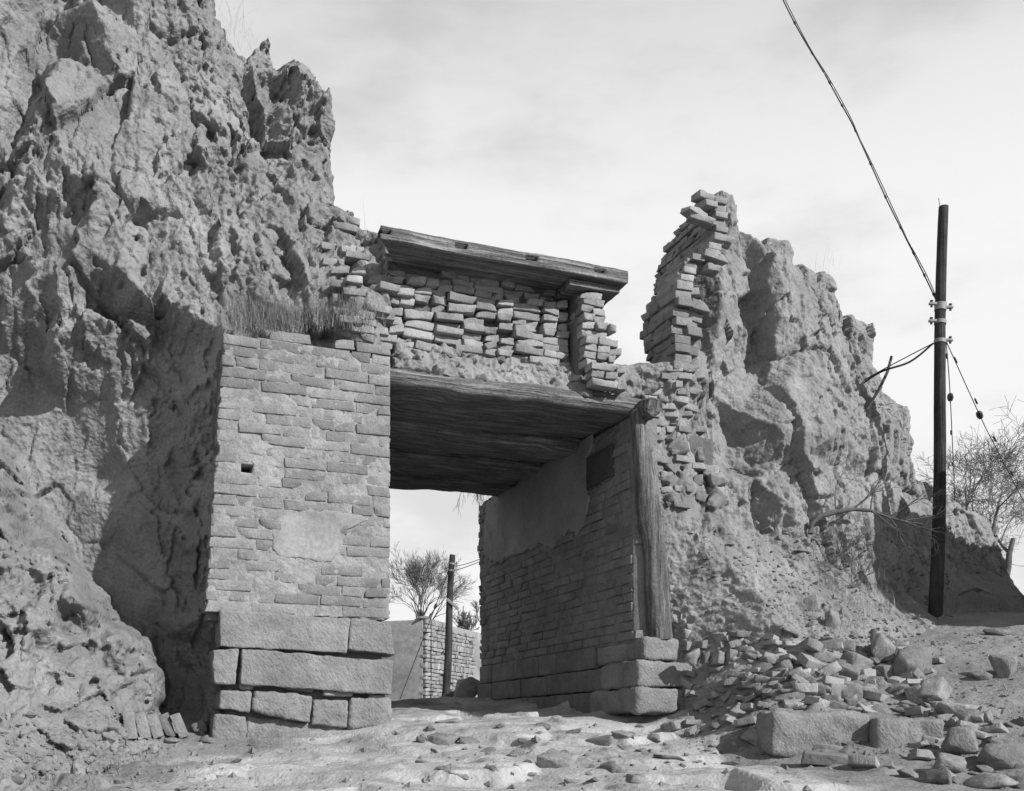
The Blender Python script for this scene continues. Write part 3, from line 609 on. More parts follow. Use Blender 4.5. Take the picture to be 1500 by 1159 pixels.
qblock('brick', ((303,897),(322,898),(321,910),(304,908)), .08, .2, M['brick'], pier, r=.008, amp=.006)
pp = P2([(397,770,0),(412,756,0),(436,749,0),(470,746,0),(500,748,0),(530,752,0),(538,762,0),(520,770,0),(506,776,0),(505,795,0),(494,812,0),(488,826,0),(470,824,0),(440,822,0),(408,817,0),(400,805,0)])
panel('plaster_patch', pp[0][0]-.05, pp[6][0]+.05, 1.35, 2.0, .009, -.010, M['plaster'], pier, amp=.006, freq=7, thick=.02, poly=pp, ragged=.03, edge=.012, seed=9)

# ------------------------------------------------------------------ brick jamb: broken courses over the pier, bedded in the earth
rr = random.Random(5)
jamb = thing('brick_jamb', 'broken courses of old brick bedded in earth above the left pier, beside the timber roof beam', 'brickwork', world(-.4, .3, 3.6))
jp = [(478,300),(500,300),(552,335),(577,352),(579,512),(540,500),(500,470),(470,395),(490,340)]
ncount = 0
for k, py in enumerate(np.arange(306, 512, 10.5)):
    px = 470+(k % 2)*16
    while px < 578:
        wd = rr.uniform(18, 42)
        m_, d_ = inpoly(np.array([px+wd/2]), np.array([py]), jp)
        pyy = py+(px-520)*.07
        near_edge = px > 548
        if m_[0] and (rr.random() < (.9 if near_edge else .62)):
            p = hit(px+wd/2, pyy, ground=False)
            if p is not None and p.y < 11.5:
                s_, w_ = tosw(p.x, p.y); big = wd > 30
                if near_edge: w_ = min(w_, .14)
                inst('brick', rr.choice(I_STR if big else I_HDR), world(s_, w_+.035+rr.uniform(-.03, .025), p.z), (rr.gauss(0, .07), rr.gauss(0, .05), TH+rr.gauss(0, .10)), (wd/1520*p.y/(.285 if big else .14), 1.1, 1.12), jamb); ncount += 1
        px += wd+2
# ------------------------------------------------------------------ timbers over the passage
def timber(name, s0, s1, w0, w1, h0, h1, m, label, cat, group=None, seed=0, wav=.02, r=.03, xs_=None, push=None, amp=.008, lean=0, zs_=None):
    def warp(V):
        x = V[:, 0]
        V = V.copy()
        V[:, 1] += wav*fbm(x*1.1, x*0+seed*3.1, None, seed, 2)*1.6
        V[:, 2] += wav*fbm(x*1.3, x*0+seed*5.7, None, seed+2, 2)+.35*wav*fbm(x*4, V[:, 1]*14, None, seed+4, 3)+lean*(x-(s0+s1)/2)
        return V
    o = ibox(name, s0, s1, w0, w1, h0, h1, m, None, r=r, amp=amp, freq=9, seed=seed, n=.045, push=push, warp=warp, xs_=xs_, zs_=zs_)
    tag(o, label, cat, group); return o
edges = [0.0, .62, 1.22, 1.75, 2.3, 2.85, 3.35, 3.85]
lab = ['front lintel timber across the gateway, its pale edge under the rubble', 'wide second ceiling timber with a small square socket, just behind the front lintel', 'third ceiling timber from the front over the gateway passage', 'fourth ceiling timber from the front, in the middle of the passage ceiling',
       'fifth ceiling timber from the front in the dark passage ceiling', 'sixth ceiling timber, next to last towards the far side of the gateway', 'last ceiling timber at the far end of the gateway passage']
for i in range(7):
    dh = [0, .05, -.03, .06, -.02, .05, -.01][i]
    timber('lintel_beam', -.25, 2.72, edges[i]+.008, edges[i+1]-.008, 3.205+dh, 3.38, M['wood'], lab[i], 'beam', 'timbers roofing the gateway passage', seed=400+i, wav=.045, r=.07)
# roof timber with mortises
s_m = [proj(676, 352, -.12)[0], proj(779, 370, -.12)[0], proj(878, 388, -.12)[0], proj(563, 337, -.12)[0]]
s0b, s1b = proj(556, 340, -.12)[0], proj(920, 400, -.12)[0]
cs = []
for m_ in s_m:
    for e_ in (-.065, -.06, .06, .065): cs.append(m_+e_)
cs = sorted([c for c in cs if s0b+.01 < c < s1b-.01]+list(np.linspace(s0b+.02, s1b-.02, 60))+[s0b, s1b]); hm0, hm1 = 4.508, 4.552
zs_b = np.array([4.455, 4.47, 4.485, hm0-.004, hm0, hm1, hm1+.004, 4.565, 4.58])
def mort(V):
    V = V.copy(); V[:, 0] += (V[:, 1]+.13)*.6*np.clip(1-(V[:, 0]-s0b)/(s1b-s0b), 0, 1)**2
    for m_ in s_m:
        k = (np.abs(V[:, 0]-m_) < .0615) & (V[:, 1] < -.1) & (V[:, 2] > hm0-.002) & (V[:, 2] < hm1+.002)
        V[k, 1] += .09
    return V
roof = timber('roof_beam', s0b, s1b, -.13, .36, 4.455, 4.58, M['wood'], 'long squared timber with three sockets cut in its edge, lying along the top of the brick infill', 'beam', seed=420, wav=.010, r=.010, xs_=cs, zs_=zs_b, push=mort, amp=.005)
# under-plank below its right end
timber('bearing_plank', 1.78, 2.33, -.04, .36, 4.375, 4.44, M['wood'], 'short plank between the brick pillar and the right end of the roof timber', 'plank', seed=423, wav=.012, r=.01)
# ------------------------------------------------------------------ bed of earth and rubble over the lintel
bp = P2([(577,536,0),(577,500,.3),(600,494,.3),(700,500,.32),(830,515,.32),(905,530,.32),(950,535,.33),(985,528,.15),(1012,530,.15),(1010,562,.1),(940,580,.1),(901,590,0),(740,562,0)])
BF = Field(P3([(560,545,.02),(577,540,.02),(660,552,.02),(740,565,.03),(820,578,.03),(901,592,.03),(577,522,.12),(700,535,.15),(830,548,.15),(920,560,.15),(577,500,.32),(600,490,.36),(700,500,.36),(830,515,.36),(920,528,.4),(1000,545,.12),(985,530,.15),(990,600,.3),(940,600,.1)]), -.3, 3.6, 2.9, 4.2, .03, 2)
def wb(S, H): return BF(S, H)+.06*fbm(S*5, H*5, None, 500, 5, .6)+.05*facets(S*9, H*11, 501)[0]+.02*facets(S*22, H*22, 503)[0]
bed = relief('rubble_bed', -.1, 3.5, 3.2, 4.0, .012, wb, bp, M['cliff'], thick=3.4, edge=.07, ragged=.03, seed=500, freq=8, drop=0)
tag(bed, 'layer of loose earth and rubble lying on the lintel timbers below the brick infill', 'rubble')
# closing earth on top of the lintels so that the passage is roofed
top = ibox('earth_cover', -.1, 2.7, .45, 3.8, 3.37, 3.62, M['earth'], None, r=.06, amp=.04, n=.12, seed=9); tag(top, 'flat layer of packed earth over the passage timbers behind the brick infill', 'earth')
for i, (px, py, wd) in enumerate([(640,545,40),(700,558,34),(770,568,30),(655,520,26),(735,530,30),(790,545,26),(840,555,30),(690,522,22),(610,515,24),(872,570,26)]):
    p = hit(px, py, ground=False, masses=(2,))
    if p: AUTO.append(('bed', px, py, 'k', wd, tag(inst('rubble_stone', rr.choice(BLOCK), p+Vector((0, .02, 0)), (rr.uniform(-.3, .3), rr.uniform(-.3, .3), rr.uniform(0, 6)), [wd/1520*p.y*k for k in (1, .8, .55)]), None, 'stone', 'lumps of masonry in the bed over the lintel')))
# ------------------------------------------------------------------ loose brick infill under the roof timber
inf = thing('brick_infill', 'dry-laid wall of loose pale bricks with dark gaps under the roof timber', 'brick wall', world(.95, .3, 3.55))
WI = .24
holI = proj(622, 448, WI)
def keep_inf(s, h, rr):
    if h < np.interp(s, [0, .8, 1.9], [3.66, 3.66, 3.62]): return False
    if abs(s-holI[0]) < .1 and abs(h-holI[1]) < .06: return False
    return rr.random() > .05
rI = random.Random(12)
# dry-laid stack: short irregular columns, re-divided every few courses
h0b = 3.46
while h0b < 4.42:
    nc = rI.choice([2, 3, 3, 4]); hb = nc*.071; x = .03-rI.uniform(0, .1)
    while x < 1.9:
        wdt = rI.choice([.15, .17, .22, .28, .30, .31]); a, b = max(x, .02), min(x+wdt, 1.90); x += wdt+.004
        if b-a < .07: continue
        h = h0b+rI.uniform(-.004, .012); m_ = nc if rI.random() < .75 else max(1, nc-1); ch = hb/m_ if m_ == nc else hb/m_*.97
        for q in range(m_):
            sp = [(a, b)]
            if (b-a) > .24 and rI.random() < .3: c_ = a+(b-a)*rI.uniform(.4, .6); sp = [(a, c_), (c_, b)]
            if (b-a) > .2 and rI.random() < .1: sp = [(a, b-.07)]
            for (c, e) in sp:
                if keep_inf((c+e)/2, h+ch/2, rI):
                    big = (e-c) > .21; pr = rI.gauss(0, .028); up = .07 if h > 4.28 else 0
                    tl = rI.gauss(0, .03) if rI.random() < .88 else rI.gauss(0, .14); hh_ = min(ch, .082)
                    inst('brick', rI.choice(I_STR if big else I_HDR), world((c+e)/2, WI+.075+pr+up, h+ch/2), (rI.gauss(0, .05), tl, TH+rI.gauss(0, .07)), ((e-c-.006)/(.285 if big else .14), 1, (hh_-.006)/.06), inf)
            h += ch
    h0b += hb+.003
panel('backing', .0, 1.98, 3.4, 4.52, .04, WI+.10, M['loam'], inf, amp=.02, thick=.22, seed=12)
# right pillar of the infill
pil = thing('brick_pillar', 'ragged pillar of brick standing at the right end of the infill, leaning outwards below', 'brick pillar', world(2.1, .1, 3.4))
rP = random.Random(21); h = 3.40
while h < 4.36:
    ch = .074
    a = np.interp(h, [3.4, 3.75, 4.45], [1.99, 1.95, 1.90])+rP.uniform(-.015, .015); e = np.interp(h, [3.4, 3.7, 4.0, 4.45], [2.36, 2.36, 2.24, 2.17])+rP.uniform(-.05, .05)
    if h > 4.2: e = 2.16+rP.uniform(-.03, .03)
    for j, w_ in enumerate((-.0, .16, .32)):
        x = a+rP.uniform(-.01, .02)*(j > 0)
        while x < e-.05:
            ln = min(rP.choice([.14, .285]) if j == 0 else .14, e-x)
            if ln > .07 and (j == 0 or x == a or x < a+.2):
                big = ln > .2
                inst('brick', rP.choice(I_STR if big else I_HDR), world(x+ln/2, w_+.06+rP.gauss(0, .014)-.12*(h < 3.6)*(j == 0), h+ch/2), (rP.gauss(0, .03), rP.gauss(0, .035), TH+rP.gauss(0, .07)), ((ln-.008)/(.285 if big else .14), 1.02, (ch-.006)/.06), pil)
            x += ln
    h += ch
ibox('core', 1.93, 2.10, .12, .45, 3.4, 4.43, M['loam'], pil, r=.02, amp=.02)
# ------------------------------------------------------------------ passage wall on the right
CS = 2.52
pw = thing('passage_wall', 'shaded brick side wall of the gateway with flaking plaster above stone courses', 'brick wall', world(CS+.2, 2, 0.1))
sw = lambda h: CS-.03*(h-1.6)/1.6 if not hasattr(h, 'shape') else CS-.03*(h-1.6)/1.6
wend = w_of(702, CS)
plz = [(735,722),(760,712),(780,690),(830,662),(872,634),(876,655),(866,670),(866,716),(869,726),(858,770),(847,784),(835,780),(828,785),(811,804),(793,798),(770,811),(752,815),(728,829),(710,811),(713,775),(717,735)]
def pwpt(px, py, extra=0):
    s = CS+extra; w = w_of(px, s); Y = A0[1]+s*DY+w*PY_; return w, (HY-py)/F*Y
plp = [pwpt(a, b) for a, b in plz]
def under_plaster(w, h, rr_):
    m_, d_ = inpoly(np.array([w]), np.array([h]), plp)
    return d_[0] < .13 and rr_.random() > .012
n0 = lay(pw, lambda h: .06+(.03 if h > 2.2 else 0), lambda h: wend-.03*math.sin(h*9), .955, 3.16, .0955, 0, B_STR, B_HDR, .39, .20, .19, under_plaster, axis='w', sfix=lambda h: sw(h), jit=.007, gap=.011, seed=33, tilt=.010, hdr=.3)
panel('mortar', .05, wend-.02, .93, 3.22, .02, .012, M['mortar'], pw, amp=.014, freq=9, axis='w', sfix=lambda H: CS-.03*(H-1.6)/1.6, thick=.3, seed=36)
panel('plaster', min(p[0] for p in plp)-.1, max(p[0] for p in plp)+.1, 1.9, 3.25, .012, -.020, M['plaster'], pw, amp=.008, freq=3, axis='w', sfix=lambda H: CS-.03*(H-1.6)/1.6, thick=.028, poly=plp, ragged=.05, edge=.012, seed=37)
pq = [pwpt(865,671), pwpt(902,651), pwpt(902,698), pwpt(865,716)]
w0_, w1_ = pq[1][0], pq[0][0]; hq0, hq1 = (pq[2][1]+pq[3][1])/2, (pq[0][1]+pq[1][1])/2
ibox('slate_panel', CS-.055, CS+.02, w0_, w1_, hq0, hq1, M['plaque'], pw, r=.008, amp=.004, seed=38)
# front return of the wall: ragged brick ends beside the post
rE = random.Random(44); h = .955; k = 0
while h < 3.1:
    x = CS+.20 if h < 1.2 else CS+.19
    e = CS+.22+rE.uniform(-.08, .06)
    for wv in (.0,):
        ln = e-CS
        if rE.random() > .3:
            inst('brick', rE.choice(B_HDR), world(CS+.12+rE.gauss(0, .012)-.018*(h-1.6), rE.uniform(.12, .22), h+.0478+rE.gauss(0, .004)), (rE.gauss(0, .02), rE.gauss(0, .02), TH+rE.gauss(0, .03)), (rE.uniform(1.05, 1.3), 1.05, 1.04), pw)
    h += .0955; k += 1
ibox('core', CS+.19, CS+1.2, .42, wend-.05, .3, 3.2, M['loam'], pw, r=.04, amp=.04, n=.12)
ibox('end_face', CS+.03, CS+.9, wend-.22, wend-.01, .3, 3.2, M['mortar'], pw, r=.03, amp=.03, n=.06)
# stone courses of the passage side
rows = [(.70, .955, .0), (.455, .70, -.035), (.20, .455, -.06), (-.08, .20, -.05)]
rS = random.Random(51)
for ri, (a, b, off) in enumerate(rows):
    w = [.95, .62, .80, .5][ri]
    while w < wend-.1:
        ln = rS.uniform(.42, .85); w2 = min(w+ln, wend)
        if wend-w2 < .2: w2 = wend
        ibox('footing_stone', CS+off+rS.uniform(-.015, .01), CS+.3, w+.006, w2-.006, a+.006, b-.006, M['stone'], pw, r=.016, amp=.014, freq=6, seed=600+int(w*100)+ri, n=.04)
        w = w2
ibox('footing_stone', CS+.03, CS+.44, -.12, .94, .735, .957, M['stone'], pw, r=.03, amp=.03, freq=5, seed=701, n=.03)
ibox('footing_stone', CS-.09, CS+.90, -.22, .61, .462, .722, M['stone'], pw, r=.03, amp=.035, freq=5, seed=702, n=.03)
ibox('footing_stone', CS-.13, CS+.36, -.26, .79, .20, .455, M['stone'], pw, r=.035, amp=.035, freq=5, seed=703, n=.03)
ibox('footing_stone', CS+.38, CS+.86, -.20, .5, .17, .44, M['stone'], pw, r=.05, amp=.06, freq=4, seed=704, n=.03)
for o in pw.children:      # swap in darker copies: passage shade painted into the colour
    nm = o.data.materials[0].name; new = {'grey_brick': 'shadebrick', 'mortar': 'shadebrick', 'lime_plaster': 'shadeplaster'}.get(nm)
    if nm == 'dressed_stone' and o.location.y+pw.location.y > 11.3: new = 'shadestone'
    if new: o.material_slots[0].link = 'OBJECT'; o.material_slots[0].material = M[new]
# ------------------------------------------------------------------ bent post and the wall plates
prof = [(187,238,108),(194,250,170),(200,268,250),(207,290,350),(214,306,450),(228,320,550),(247,334,650),(251,342,750),(250,346,850),(256,353,930),(262,357,992)]
pts = []; rads = []
for (a, b, y) in prof:
    px = 850+(a+b)/2/2.635; py = 560+y/2.635; s_, h_ = proj(px, py, -.02); pts.append(world(s_, -.02, h_)); rads.append((b-a)/2/2.635/1520*10.3)
pts[-1].z = min(pts[-1].z, .95)
P_i = []; r_i = []
for i in range(len(pts)-1):
    for t in np.linspace(0, 1, 9)[:-1]: P_i.append(pts[i].lerp(pts[i+1], t)); r_i.append(rads[i]*(1-t)+rads[i+1]*t)
P_i.append(pts[-1]); r_i.append(rads[-1])
V, Fc = tube(P_i, r_i, 26, rough=.16, seed=801)
post = mesh('bent_post', V, Fc, M['post']); tag(post, 'bent weathered tree-trunk post standing on the corner stone at the right of the gateway', 'post')
def wplate(s, w0, w1, h, rad, seed, label, bend=0, name='wall_plate'):
    n = 30; P_ = [world(s+bend*math.sin(t*3.1), w0+(w1-w0)*t, h+.02*math.sin(t*5+seed)+bend*.3*t) for t in np.linspace(0, 1, n)]
    V, Fc = tube(P_, [rad*(1+.12*math.sin(i*.5+seed)) for i in range(n)], 16, rough=.2, seed=seed, flat=1.15)
    V2 = V.copy(); wv = (V[:, 0]-A0[0])*PX_+(V[:, 1]-A0[1])*PY_; e_ = np.clip(1-(wv-w0)/.12, 0, 1); V2[:, :2] -= (e_*.10*(fbm(V[:, 0]*26, V[:, 2]*26, None, seed, 4, .7)+.2))[:, None]*np.array([PX_, PY_]); V2[:, 2] -= e_*.03*(V[:, 2] > h); o = mesh(name, V2, Fc, M['post']); 
    return tag(o, label, 'beam', 'rough timbers bearing on the passage wall')
wplate(CS+.10, -.20, 1.35, 3.24, .088, 811, 'broken-ended rough timber poking out over the bent post', .03)
wplate(CS+.08, 1.25, 2.7, 3.20, .075, 812, 'rough timber under the ceiling in the middle of the passage wall', .02)
wplate(CS+.08, 2.6, wend-.05, 3.20, .07, 813, 'rough timber under the ceiling at the far end of the passage wall', .02)
sA, hA = proj(944, 600, -.03)
o = ibox('post_strip', sA-.03, sA+.025, .05, .11, 2.55, 3.14, M['post'], None, r=.01, amp=.006, seed=815); tag(o, 'thin splinter board wedged behind the top of the bent post', 'board')
# ------------------------------------------------------------------ ruined brick facing stub on the right
stub = thing('brick_facing', 'tall torn remnant of brick facing standing against the right earth wall', 'brickwork', world(3.3, .5, 3.7))
_ft = [(530,990),(510,990),(450,993),(400,998),(382,1004),(376,1030),(345,1048),(300,1046),(283,1042)]
_bk = [(530,946),(515,944),(490,940),(455,940),(440,951),(400,957),(372,956),(348,958),(330,975),(312,1003),(290,1028),(283,1036)]
_fh = [proj(x, y, .08) for y, x in _ft]
def sstub(h): return float(np.interp(h, [q[1] for q in _fh], [q[0] for q in _fh]))
def bstub(h):
    s_ = sstub(h); y = HY-h*F/(A0[1]+s_*DY+.5); px = np.interp(y, [q[0] for q in _bk[::-1]], [q[1] for q in _bk[::-1]])
    return max(w_of(px, s_), .12)
rB = random.Random(61); h = 3.76; k = 0; nb = 0
while h < 5.60:
    ch = .094 if h < 4.7 else .072
    s = sstub(h)
    back = bstub(h)+rB.uniform(-.05, .03)
    front = .08+rB.uniform(-.03, .05); s += rB.gauss(0, .012)
    L_, H_ = (B_STR, B_HDR) if h < 4.7 else (I_STR, I_HDR); bl, bh, bz = (.375, .18, .08) if h < 4.7 else (.285, .14, .06)
    x = front+rB.uniform(-.02, .02)+(.1 if k % 2 else 0)
    if k % 2: inst('brick', rB.choice(H_), world(s+.09, front+.05, h+ch/2), (0, rB.gauss(0, .02), TH-math.pi/2+rB.gauss(0, .03)), (.1/bh, 1, (ch-.01)/bz), stub)
    while x < back-.04:
        ln = min(rB.choice([bl, bh, bh])+.01, back-x); big = ln > (bl+bh)/2
        if ln > .05: inst('brick', rB.choice(L_ if big else H_), world(s+.09+rB.gauss(0, .012 if h < 4.7 else .004), x+ln/2, h+ch/2), (rB.gauss(0, .012), rB.gauss(0, .02 if h < 4.7 else .006), TH-math.pi/2+rB.gauss(0, .03)), ((ln-.010)/(bl if big else bh), 1, (ch-.010)/bz), stub); nb += 1
        x += ln
    # torn front edge, whole and broken bricks stepping to the right
    xx = s+.18; lim = s+float(np.interp(h, [3.7, 4.2, 4.6, 4.75, 4.9, 5.1, 5.3, 5.6], [.28, .30, .32, .18, .14, .18, .12, .08]))+rB.uniform(-.08, .06)
    while xx < lim:
        ln = rB.choice([.12, .16, .2]); w_ = front+.0+(xx-s)*.45+rB.gauss(0, .04)
        inst('brick', rB.choice(I_HDR+H_), world(xx+ln/2-.02, w_+.07, h+ch/2), (rB.gauss(0, .05), rB.gauss(0, .05), TH+rB.gauss(0, .12)), (ln/.16, 1, (ch-.008)/.07), stub); nb += 1
        xx += ln
    h += ch; k += 1
for (px, py, wd, hh, rx, rz) in [(1032,290,30,9,.1,.1),(1036,301,26,9,-.1,.3),(1018,312,34,9,.2,.2),(1028,322,40,8,.25,-.2),(1058,352,34,11,.1,-.1),(1045,378,44,8,.08,.1),(1042,395,26,10,.0,.1)]:
    s_, h_ = proj(px, py, .1); inst('brick', rB.choice(I_STR), world(s_, .12, h_), (rx*.5, rx, TH+rz), (wd/1520*10.8/.285, 1.1, 1.1), stub)
panel('mortar', .16, 1.2, 3.7, 5.4, .02, .015, M['mortar'], stub, amp=.010, axis='w', sfix=lambda H: np.interp(H, [q[1] for q in _fh], [q[0] for q in _fh]), thick=.14, seed=63, poly=[(.2, 3.7)]+[(bstub(q)-.10, q) for q in np.arange(3.7, 5.35, .1)]+[(.2, 5.3)])
# brick and stone end of the right wall, below the stub
rub = thing('rubble_masonry', 'crumbling stretch of broken brick and stone bedded in earth right of the bent post', 'masonry', world(3.1, .2, 1.0))
rp = [(944,545),(1022,535),(1026,640),(1052,700),(1058,735),(1010,755),(975,740),(962,690)]
for k, py in enumerate(np.arange(542, 750, 11.0)):
    px = 940+rr.uniform(0, 14)
    while px < 1060:
        wd = rr.uniform(12, 30); m_, d_ = inpoly(np.array([px+wd/2]), np.array([py]), rp)
        if m_[0] and rr.random() < .78:
            p = hit(px+wd/2, py-(px-980)*.02, ground=False, masses=(1,))
            if p is not None:
                upper = py < 640
                s_, w_ = tosw(p.x, p.y); lib = (I_HDR if wd < 24 else I_STR) if (upper or rr.random() < .35) else BLOCK
                if lib is BLOCK: inst('stone', rr.choice(BLOCK), world(s_, w_+.0, p.z), (rr.gauss(0, .5), rr.gauss(0, .5), rr.uniform(0, 6)), [wd*1.25/1520*p.y*q for q in (1, 1, .9)], rub)
                else: inst('brick', rr.choice(lib), world(s_, w_+.03, p.z), (rr.gauss(0, .06), rr.gauss(0, .06), TH+rr.gauss(0, .15)), (wd/1520*p.y/(.14 if lib is I_HDR else .285), 1, 1.08), rub)
        px += wd+1.5
for (x_, y_, w_, h_) in [(880,100,1,1)]: pass
for (px, py, wd, hh) in [(1012,945,24,14),(1035,944,26,13),(1060,946,20,14),(1008,930,22,14),(1000,905,16,10),(982,862,12,8),(1010,918,18,8)]:
    p = hit(px, py); 
    if p: inst('brick', rr.choice(I_HDR), p+Vector((0, .05, 0)), (0, rr.gauss(0, .05), TH), (wd/1520*p.y/.14, 1, hh/1520*p.y/.06), rub)
# ------------------------------------------------------------------ loose stones: photo position of the foot, size in photo pixels
def stone_at(px, py, wd, hh, label, name='stone', kind='rock', group=None, seed=None, rot=None, sink=.18, cat='stone', matl=None):
    r_ = random.Random(int(px*7+py*13) if seed is None else seed)
    p = hit(px, py-2)
    if p is None: return None
    k = 1/1520*p.y; Wd, Ht = wd*k, hh*k
    if kind == 'brick':
        me = r_.choice(I_STR); o = inst(name, me, p+Vector((0, Wd*.25, Ht*.38)), rot or (r_.gauss(0, .25), r_.gauss(0, .3), r_.uniform(-.9, .9)), (max(Wd/.285, .55), max(Ht/.1, .9), max(Ht/.085, .8)))
    else:
        me = r_.choice(BLOCK if kind == 'block' else ROCK)
        o = inst(name, me, p+Vector((0, Wd*.25, Ht*(.5-sink))), rot or (r_.gauss(0, .22), r_.gauss(0, .22), r_.choice((0, math.pi))+r_.gauss(0, .5)), (Wd*1.08, Wd*1.0, Ht*1.35))
    return tag(o, label, cat, group)
c4 = lambda x, y: (980+x/2.885, 860+y/2.885)
GP = 'broken bricks and stones in the rubble pile right of the gate'
LBp = None
pile = [(600,285,60,50,'b'),(455,335,95,45,'b'),(400,370,90,50,'r'),(505,372,75,62,'r'),(555,340,60,45,'k'),(615,345,85,42,'b'),(665,325,110,58,'r'),(730,352,60,40,'r'),(800,350,95,70,'k'),(870,340,50,42,'k'),(560,400,75,40,'b'),(600,412,60,35,'r'),(670,388,110,48,'b'),(760,392,95,62,'k'),(820,388,80,55,'k'),(930,395,85,72,'k'),(415,472,85,40,'k'),(500,448,80,36,'r'),(580,472,78,50,'b'),(635,474,72,66,'k'),(702,468,70,54,'k'),(775,484,78,66,'k'),(840,474,85,62,'k'),(900,474,70,64,'r'),(975,474,85,66,'k'),(1055,502,66,80,'k'),(515,494,112,40,'b'),(640,512,80,38,'b'),(710,518,72,36,'k'),(900,540,105,36,'r'),(1070,562,105,40,'b'),(1130,532,80,34,'r'),(1020,520,80,34,'r'),(840,520,80,34,'r'),(760,440,60,36,'r'),(690,430,70,40,'b'),(850,430,60,34,'b'),(455,410,60,30,'r'),(540,300,60,30,'r'),(480,300,50,24,'r'),(900,430,50,34,'r'),(1100,420,70,40,'r'),(1080,455,60,34,'r'),(350,330,40,30,'r'),(380,300,50,24,'r'),(430,520,50,24,'r'),(560,530,60,26,'r'),(790,540,60,26,'r'),(980,540,70,26,'r'),(340,470,40,22,'r'),(300,500,40,22,'r'),(620,260,50,22,'r')]
for (x, y, w, h, t) in pile:
    AUTO.append(('pile', *c4(x, y), t, w, stone_at(*c4(x, y), w/2.885*1.22, h/2.885*1.25, LBp, cat='stone', kind={'b': 'brick', 'r': 'rock', 'k': 'block'}[t], group=GP)))
rX = random.Random(77)
def more(n, x0, x1, f0, f1, w0, w1):
    for _ in range(n):
        x = rX.uniform(x0, x1); y = rX.uniform(f0(x), f1(x)); w = rX.uniform(w0, w1)*rX.uniform(.7, 1.2); h = w*rX.uniform(.45, .8); t = rX.choice('bbrkk')
        AUTO.append(('pile', *c4(x, y), t, w*1.3, stone_at(*c4(x, y), w/2.885, h/2.885, None, cat='stone', kind={'b': 'brick', 'r': 'rock', 'k': 'block'}[t], group=GP)))
more(36, 420, 1080, lambda x: 300, lambda x: 470, 50, 88)
more(40, 60, 420, lambda x: 330+max(0, 150-x)*.2, lambda x: 600, 28, 62)
more(26, 180, 520, lambda x: 190, lambda x: 330, 24, 50)
more(80, 330, 1130, lambda x: 300, lambda x: 540, 38, 75)
more(30, 300, 560, lambda x: 400, lambda x: 620, 26, 50)
more(40, 1050, 1500, lambda x: 480+(x-1050)*.2, lambda x: 860, 40, 90)
more(22, 520, 1000, lambda x: 120+(x-520)*.2, lambda x: 290, 30, 60)
uniq = [(745,277,90,46,'k','pale rounded flat slab lying on top of the rubble pile','slab'),(925,330,120,135,'k','tall pointed boulder at the top right of the rubble pile','boulder'),(1030,400,190,150,'k','largest squat boulder on the right shoulder of the rubble pile','boulder'),
 (400,430,98,56,'k','pale bright stone at the left edge of the rubble pile','stone'),(1155,492,150,105,'r','dark rough boulder right of the rubble pile, in half shade','boulder'),(1235,560,160,85,'r','wide flat boulder below the dark boulder on the right bank','boulder'),(1225,604,75,55,'k','small squared stone above the big boulder at lower right','stone'),
 (368,680,138,88,'k','pale squared block lying at the foot of the rubble pile beside the road','block'),(335,598,85,40,'b','brick lying on top of the pale squared block at the roadside','brick'),(195,612,46,42,'r','small round stone at the roadside left of the squared block','stone'),(100,637,72,40,'r','dark lumpy stone on the road edge left of the squared block','stone'),
 (25,617,70,50,'b','pale brick lying at the foot of the corner footing stones','brick'),(495,707,42,40,'r','small stone between the squared block and the flat slabs','stone'),(665,697,155,34,'b','upper thin stone slab lying in front of the left retaining block','slab'),(715,764,215,62,'b','long thin stone slab lying on the road edge in front of the retaining blocks','slab'),
 (835,775,105,52,'b','broken slab at the right end of the long thin slab','slab'),(1030,814,125,62,'k','blunt stone at the lower edge of the retaining blocks','stone'),(1140,840,115,62,'k','blocky stone near the bottom edge, right of the blunt one','stone'),(1200,795,155,85,'r','rounded boulder just below the right retaining block','boulder'),
 (1240,738,155,155,'k','big upright angular boulder right of the retaining blocks','boulder'),(1415,785,215,130,'k','broad sharp-edged boulder at the lower right edge of the picture','boulder'),(1370,860,190,75,'r','pale flat boulder at the bottom right','boulder'),(1482,855,95,65,'k','boulder cut off by the bottom right corner','boulder'),
 (1225,842,52,42,'k','little squared stone between the boulders at the bottom right','stone'),(1340,792,85,42,'r','small flat stone between the two biggest lower boulders','stone'),(1330,402,92,50,'r','pale stone on the bank below the path at right','stone'),(1430,390,110,130,'r','dark earthy lump at the right edge of the bank','lump'),
 (1400,210,110,30,'r','flat stone lying on the path near the utility pole','stone'),(590,110,100,85,'r','dark fractured rock halfway down the earth slope','rock'),(700,190,70,90,'k','leaning stone on the lower earth slope','stone')]
for (x, y, w, h, t, lb, ct) in uniq:
    stone_at(*c4(x, y), w/2.885*(1.1 if w < 120 else 1.2), h/2.885*(1.15 if h < 80 else 1.3), lb, name={'slab': 'stone_slab', 'boulder': 'boulder', 'block': 'stone_block', 'brick': 'loose_brick'}.get(ct, 'stone'), kind={'b': 'brick', 'r': 'rock', 'k': 'block'}[t], cat=ct, rot=(.1, .12, -.25) if t == 'b' and w > 140 else None)
for i, (x, w, h, lb) in enumerate([(100,78,92,'squat dark stone at the left end of the row of upright stones'),(158,42,74,'narrow upright stone second from the left in the row'),(200,34,72,'narrow pale upright brick third in the row of upright stones'),(257,72,98,'fattest pale stone in the row of upright stones'),(300,42,70,'slim stone right of the fattest one in the upright row'),(331,38,66,'rightmost stone of the row of upright stones')]):
    p = Vector(atY(*c4(x, 300), 10.15)); k = 1/1520*10.15
    tag(inst('upright_stone', BLOCK[i], p, (0, .12*(i % 3-1), .2*i), (w/2.885*k*1.05, .22, h/2.885*k*1.25)), lb, 'stone', 'row of upright stones beside the corner footing')
